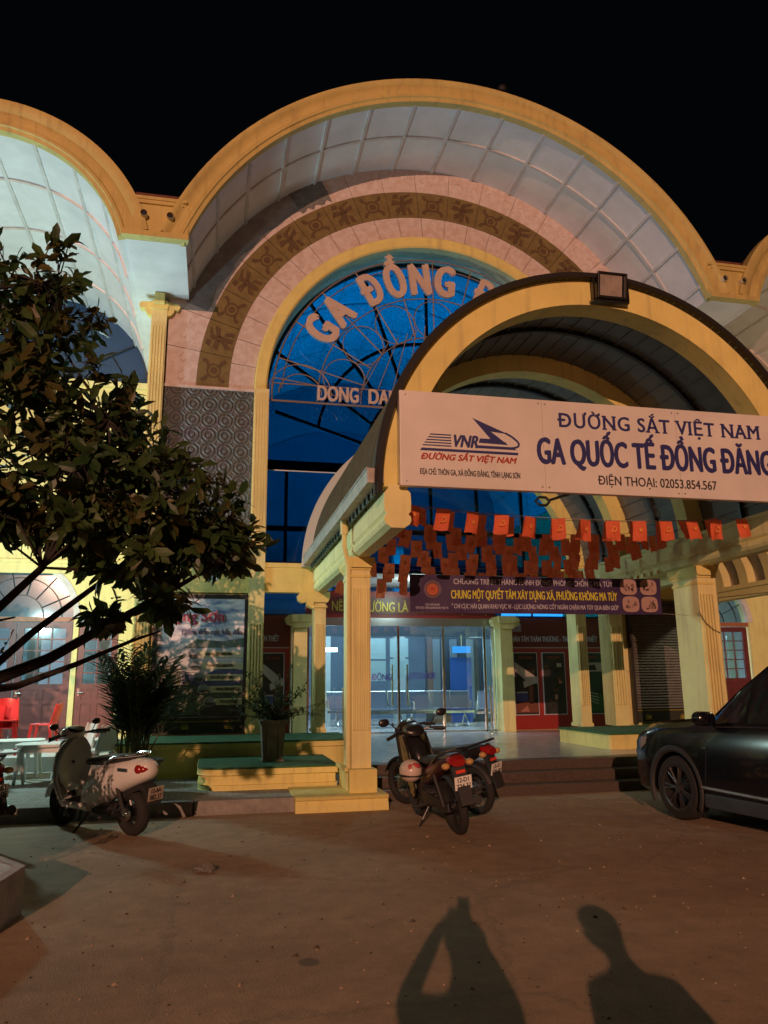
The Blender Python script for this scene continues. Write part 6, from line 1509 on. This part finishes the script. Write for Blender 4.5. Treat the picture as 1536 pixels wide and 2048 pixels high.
def side_pt(x, v, s_, off=.006):
    _, hw, zs, zb, hb_, zr, hr = at(x); y = hb_ + (hr + .02 - hb_) * v; z = zb + (zr - .05 - zb) * v
    return (x, s_ * (y + off), z + off * .3)
for s_ in (1, -1):
    for nm, xs, lo in (('quarter_window', (-.72, -.84, -.98, -1.10), .10), ('side_window', (-1.14, -1.3, -1.5, -1.75, -1.95), .07), ('side_window', (-2.02, -2.3, -2.6, -2.9), .07), ('quarter_window', (-2.97, -3.15, -3.3), .12)):
        q = MB(); p = []
        for x in xs: p += [side_pt(x, lo, s_), side_pt(x, .5, s_), side_pt(x, .90, s_)]
        q.add(p, [(3 * i + j, 3 * i + 3 + j, 3 * i + 4 + j, 3 * i + 1 + j) for i in range(len(xs) - 1) for j in (0, 1)]); q.build(nm, car_glass, CR, local=True, smooth=True)
    q = MB(); q.tube([side_pt(x, .0, s_, .008) for x in (-.70, -1.2, -1.8, -2.4, -3.0, -3.35)], .008, 5); q.build('window_trim', mat('dark_chrome', (.14, .14, .15), .3, .9), CR, local=True)
    q = MB(); q.tube([(-.45, s_ * .925, .40), (-1.5, s_ * .928, .385), (-2.25, s_ * .926, .385)], .017, 6); q.build('side_strip', mat('strip_grey', (.16, .15, .14), .5, .3), CR, local=True)
    q = MB(); q.box(-2.35, -.48, s_ * .90 - .03, s_ * .90 + .03, .20, .34); q.build('sill', car_plast, CR, local=True, bevel=.01)
    for x in WX:
        q = MB(); n_ = 22; vs = []
        for i in range(n_ + 1):
            a = R(-25 + 230 * i / n_)
            for r_, y in ((.385, .905), (.41, .93), (.445, .93), (.46, .915)): vs.append((x + r_ * math.cos(a), s_ * y, .345 + r_ * math.sin(a)))
        q.add(vs, [(i * 4 + j, i * 4 + j + 1, i * 4 + j + 5, i * 4 + j + 4) for i in range(n_) for j in range(3)]); q.build('wheel_arch', car_plast, CR, local=True, smooth=True)
    for x in (-1.95, -3.0):
        q = MB(); q.loft([(x - .11, .93, .012, .012), (x - .08, .93, .02, .017), (x + .08, .93, .02, .017), (x + .11, .93, .012, .012)], 10); q.v = [(a, s_ * (.925) + b_, c_) for a, b_, c_ in q.v]; q.build('door_handle', chrome, CR, local=True, smooth=True)
    for pth in ([(-.58, .98), (-.55, .7), (-.50, .40)], [(-2.0, 1.0), (-2.02, .7), (-2.0, .36)]):
        q = MB(); q.tube([(x, s_ * (.921 if z < .9 else .90), z) for x, z in pth], .005, 4); q.build('door_seam', rubber, CR, local=True)
    q = MB(); q.loft([(-.56, 1.11, .05, .03), (-.60, 1.12, .11, .075), (-.72, 1.12, .11, .075), (-.75, 1.12, .07, .05)], 14); q.v = [(a, s_ * 1.0 + b_, c_) for a, b_, c_ in q.v]; q.tube([(-.66, s_ * .85, 1.05), (-.66, s_ * .95, 1.08)], .025, 6); q.build('wing_mirror', car_m, CR, local=True, smooth=True)
    q = MB(); q.box(-.58, -.5, s_ * .925 - .006, s_ * .925 + .006, .80, .82); q.box(-.62, -.585, s_ * 1.0 - .09, s_ * 1.0 + .09, 1.07, 1.08); q.build('fender_mark', chrome, CR, local=True)
    q = MB(); q.tube([(-1.3, s_ * .60, 1.69), (-1.7, s_ * .585, 1.79), (-2.4, s_ * .58, 1.83), (-3.1, s_ * .57, 1.78), (-3.25, s_ * .57, 1.72)], .016, 6); q.build('roof_rail', steel, CR, local=True, smooth=True)
    q = MB(); q.prism([(.90, .68), (.60, .85), (.42, .87), (.62, .74), (.86, .63)], s_ * .70, s_ * .86, 'Y'); q.v = [(x, y - s_ * max(0, (x - .6)) * .42 + s_ * .025, z) for x, y, z in q.v]; q.build('headlight', lens_glass, CR, local=True, bevel=.01)
q = MB(); p = []
for x, o_ in ((-.50, 0), (-.9, 0), (-1.25, 0)):
    _, hw, zs, zb, hb_, zr, hr = at(x)
    for u_ in (-1, -.6, 0, .6, 1): p.append((x + .01, u_ * (hr - .03), zr + .014 - .02 * u_ * u_))
q.add(p, [(5 * i + j, 5 * i + j + 1, 5 * i + j + 6, 5 * i + j + 5) for i in range(2) for j in range(4)]); q.build('windscreen', car_glass, CR, local=True, smooth=True)
q = MB(); q.box(.955, .985, -.40, .40, .44, .60); q.build('grille', car_plast, CR, local=True)
for x in WX:
    for s_ in (-1, 1):
        q = MB(); q.lathe([(.23, s_ * .68), (.318, s_ * .68), (.342, s_ * .72), (.345, s_ * .80), (.342, s_ * .87), (.322, s_ * .905), (.25, s_ * .905), (.235, s_ * .89), (.23, s_ * .68)], (x, 0, .345), 'Y', 36); wv = q.build('wheel', tyre_m, CR, local=True, smooth=True)
        q = MB(); q.lathe([(.225, s_ * .70), (.242, s_ * .70), (.242, s_ * .90), (.225, s_ * .895), (.225, s_ * .70)], (x, 0, .345), 'Y', 36); q.lathe([(0, s_ * .88), (.055, s_ * .885), (.06, s_ * .85), (0, s_ * .84)], (x, 0, .345), 'Y', 16)
        for k in range(7):
            for dd in (-.12, .12):
                a = 2 * PI * k / 7; q.tube([(x + .05 * math.cos(a), s_ * .868, .345 + .05 * math.sin(a)), (x + .23 * math.cos(a + dd), s_ * .878, .345 + .23 * math.sin(a + dd))], .013, 5)
        q.build('rim', rim_m, wv, local=True)
        q = MB(); q.lathe([(0, s_ * .74), (.22, s_ * .74), (.22, s_ * .73), (0, s_ * .73)], (x, 0, .345), 'Y', 24); q.build('brake_disc', engine_m, wv, local=True)

# ================================================================ THE TWO PEOPLE BEHIND THE CAMERA (their shadows lie on the yard)
def person(label, loc, rz, J, E, heads, parts):
    t = thing('person', label, 'person', loc, rz)
    names = list(J); me = bpy.data.meshes.new('body'); me.from_pydata([J[k][0] for k in names], [(names.index(a), names.index(b_)) for a, b_ in E], [])
    o = bpy.data.objects.new('body', me); COL.objects.link(o)
    md = o.modifiers.new('skin', 'SKIN'); 
    for i, k in enumerate(names):
        r = J[k][1]; r = r if isinstance(r, tuple) else (r, r); me.skin_vertices[0].data[i].radius = r
        me.skin_vertices[0].data[i].use_root = (i == 0)
    md2 = o.modifiers.new('sub', 'SUBSURF'); md2.levels = 2; md2.render_levels = 2
    bpy.context.view_layer.update(); dg = bpy.context.evaluated_depsgraph_get(); nm_ = bpy.data.meshes.new_from_object(o.evaluated_get(dg)); o.modifiers.clear(); o.data = nm_
    nm_.materials.clear(); nm_.materials.append(cloth_m); nm_.materials.append(skin_m)
    for p in nm_.polygons: p.use_smooth = True; p.material_index = 1 if p.center.z > 1.30 else 0
    o.parent = t; return t
def hand(J, E, wrist, base, d, side, n_='l'):
    # palm and five fingers closing forward round the phone edge
    d = Vector(d); side = Vector(side); p = Vector(base); J['palm' + n_] = (tuple(p + d * .04), (.034, .016)); E.append((wrist, 'palm' + n_))
    for i, (o_, L) in enumerate(((-.026, .055), (-.009, .065), (.009, .062), (.026, .05))):
        a = p + d * .075 + side * o_; J['f%d%s' % (i, n_)] = (tuple(a), .009); J['g%d%s' % (i, n_)] = (tuple(a + d * L * .6 + Vector((0, .012, 0))), .008); J['h%d%s' % (i, n_)] = (tuple(a + d * L * .8 + Vector((0, .03, 0))), .007)
        E += [('palm' + n_, 'f%d%s' % (i, n_)), ('f%d%s' % (i, n_), 'g%d%s' % (i, n_)), ('g%d%s' % (i, n_), 'h%d%s' % (i, n_))]
    a = p + side * -.04 + d * .03; J['t' + n_] = (tuple(a), .010); J['u' + n_] = (tuple(a + d * .035 + side * -.008), .009); E += [('palm' + n_, 't' + n_), ('t' + n_, 'u' + n_)]
rzp = -R(17)
J = {'pel': ((0, -.42, .82), (.15, .11)), 'wst': ((0, -.42, .98), (.15, .11)), 'chs': ((0, -.41, 1.13), (.20, .13)), 'nkb': ((0, -.40, 1.27), (.07, .065)), 'nk': ((0, -.39, 1.32), .055), 'hd': ((.015, -.375, 1.37), (.10, .10)), 'hd2': ((.02, -.37, 1.46), (.118, .11)),
     'shl': ((-.17, -.41, 1.18), .085), 'ell': ((-.26, -.24, 1.19), .055), 'wrl': ((-.13, -.08, 1.41), .038), 'shr': ((.16, -.41, 1.18), .10), 'elr': ((.19, -.36, 1.17), .09), 'wrr': ((.09, -.18, 1.35), .055),
     'hpl': ((-.09, -.42, .76), .095), 'knl': ((-.11, -.40, .42), .062), 'anl': ((-.12, -.44, .07), .042), 'tol': ((-.13, -.27, .035), (.042, .03)), 'hpr': ((.09, -.42, .76), .095), 'knr': ((.11, -.40, .42), .062), 'anr': ((.12, -.44, .07), .042), 'tor': ((.13, -.27, .035), (.042, .03))}
E = [('pel', 'wst'), ('wst', 'chs'), ('chs', 'nkb'), ('nkb', 'nk'), ('nk', 'hd'), ('hd', 'hd2'), ('chs', 'shl'), ('shl', 'ell'), ('ell', 'wrl'), ('chs', 'shr'), ('shr', 'elr'), ('elr', 'wrr'), ('pel', 'hpl'), ('hpl', 'knl'), ('knl', 'anl'), ('anl', 'tol'), ('pel', 'hpr'), ('hpr', 'knr'), ('knr', 'anr'), ('anr', 'tor')]
hand(J, E, 'wrl', (-.09, -.05, 1.405), (.4, .15, .85), (.9, 0, -.4), 'l'); hand(J, E, 'wrr', (.065, -.05, 1.375), (-.4, .15, .85), (-.9, 0, -.4), 'r')
pA = person('person in dark clothes raising a phone in both hands to take the photograph', (0, 0, 0), rzp, J, E, None, None)
q = MB(); q.ball((.015, -.385, 1.455), .115, .118, .088); q.v = [(x, y, max(z, 1.43 if y > -.34 else 1.36)) for x, y, z in q.v]; q.build('hair', hair_m, pA, local=True, smooth=True)
ph = thing('phone', 'black phone held up in both hands in front of the face', 'phone', (0, 0, 1.5)); ph.rotation_euler = (R(12), 0, -R(12.4))
q = MB(); q.box(-.028, .050, -.022, -.013, -.085, .085); q.build('case', bk_black, ph, local=True, bevel=.003)
q = MB(); q.box(-.025, .047, -.0235, -.0222, -.081, .081); q.build('screen', mat('phone_screen', (.05, .05, .06), .1), ph, local=True)
J2 = {'pel': ((0, 0, .86), (.15, .11)), 'wst': ((0, .01, 1.02), (.14, .10)), 'chs': ((0, .0, 1.20), (.165, .11)), 'nkb': ((0, .01, 1.33), (.07, .065)), 'nk': ((0, .02, 1.39), .055), 'nk2': ((0, .03, 1.42), .065), 'hd': ((-.01, .035, 1.46), (.095, .10)), 'hd2': ((-.015, .04, 1.53), (.10, .105)), 'nose': ((-.105, .06, 1.475), .014),
      'shl': ((-.18, .0, 1.27), .065), 'ell': ((-.23, .02, 1.02), .046), 'wrl': ((-.22, .10, .80), .032), 'shr': ((.18, .0, 1.27), .065), 'elr': ((.24, .02, 1.02), .046), 'wrr': ((.23, .10, .80), .032),
      'hpl': ((-.09, 0, .80), .095), 'knl': ((-.10, .02, .44), .062), 'anl': ((-.11, -.02, .07), .042), 'tol': ((-.13, .15, .035), (.042, .03)), 'hpr': ((.09, 0, .80), .095), 'knr': ((.10, .02, .44), .062), 'anr': ((.11, -.02, .07), .042), 'tor': ((.13, .15, .035), (.042, .03))}
E2 = [e for e in E[:20] if e != ('nk', 'hd')] + [('nk', 'nk2'), ('nk2', 'hd'), ('hd', 'nose')]
hand(J2, E2, 'wrl', (-.22, .11, .78), (0, .25, -1), (.2, 1, 0), 'l'); hand(J2, E2, 'wrr', (.23, .11, .78), (0, .25, -1), (-.2, 1, 0), 'r')
pB = person('person in dark clothes standing beside the photographer with arms down', (.61, -.62, 0), -R(10), J2, E2, None, None)
q = MB(); q.ball((-.005, .025, 1.55), .108, .118, .086); q.v = [(x, y, max(z, 1.53 if x < -.05 else 1.46)) for x, y, z in q.v]; q.build('hair', hair_m, pB, local=True, smooth=True)
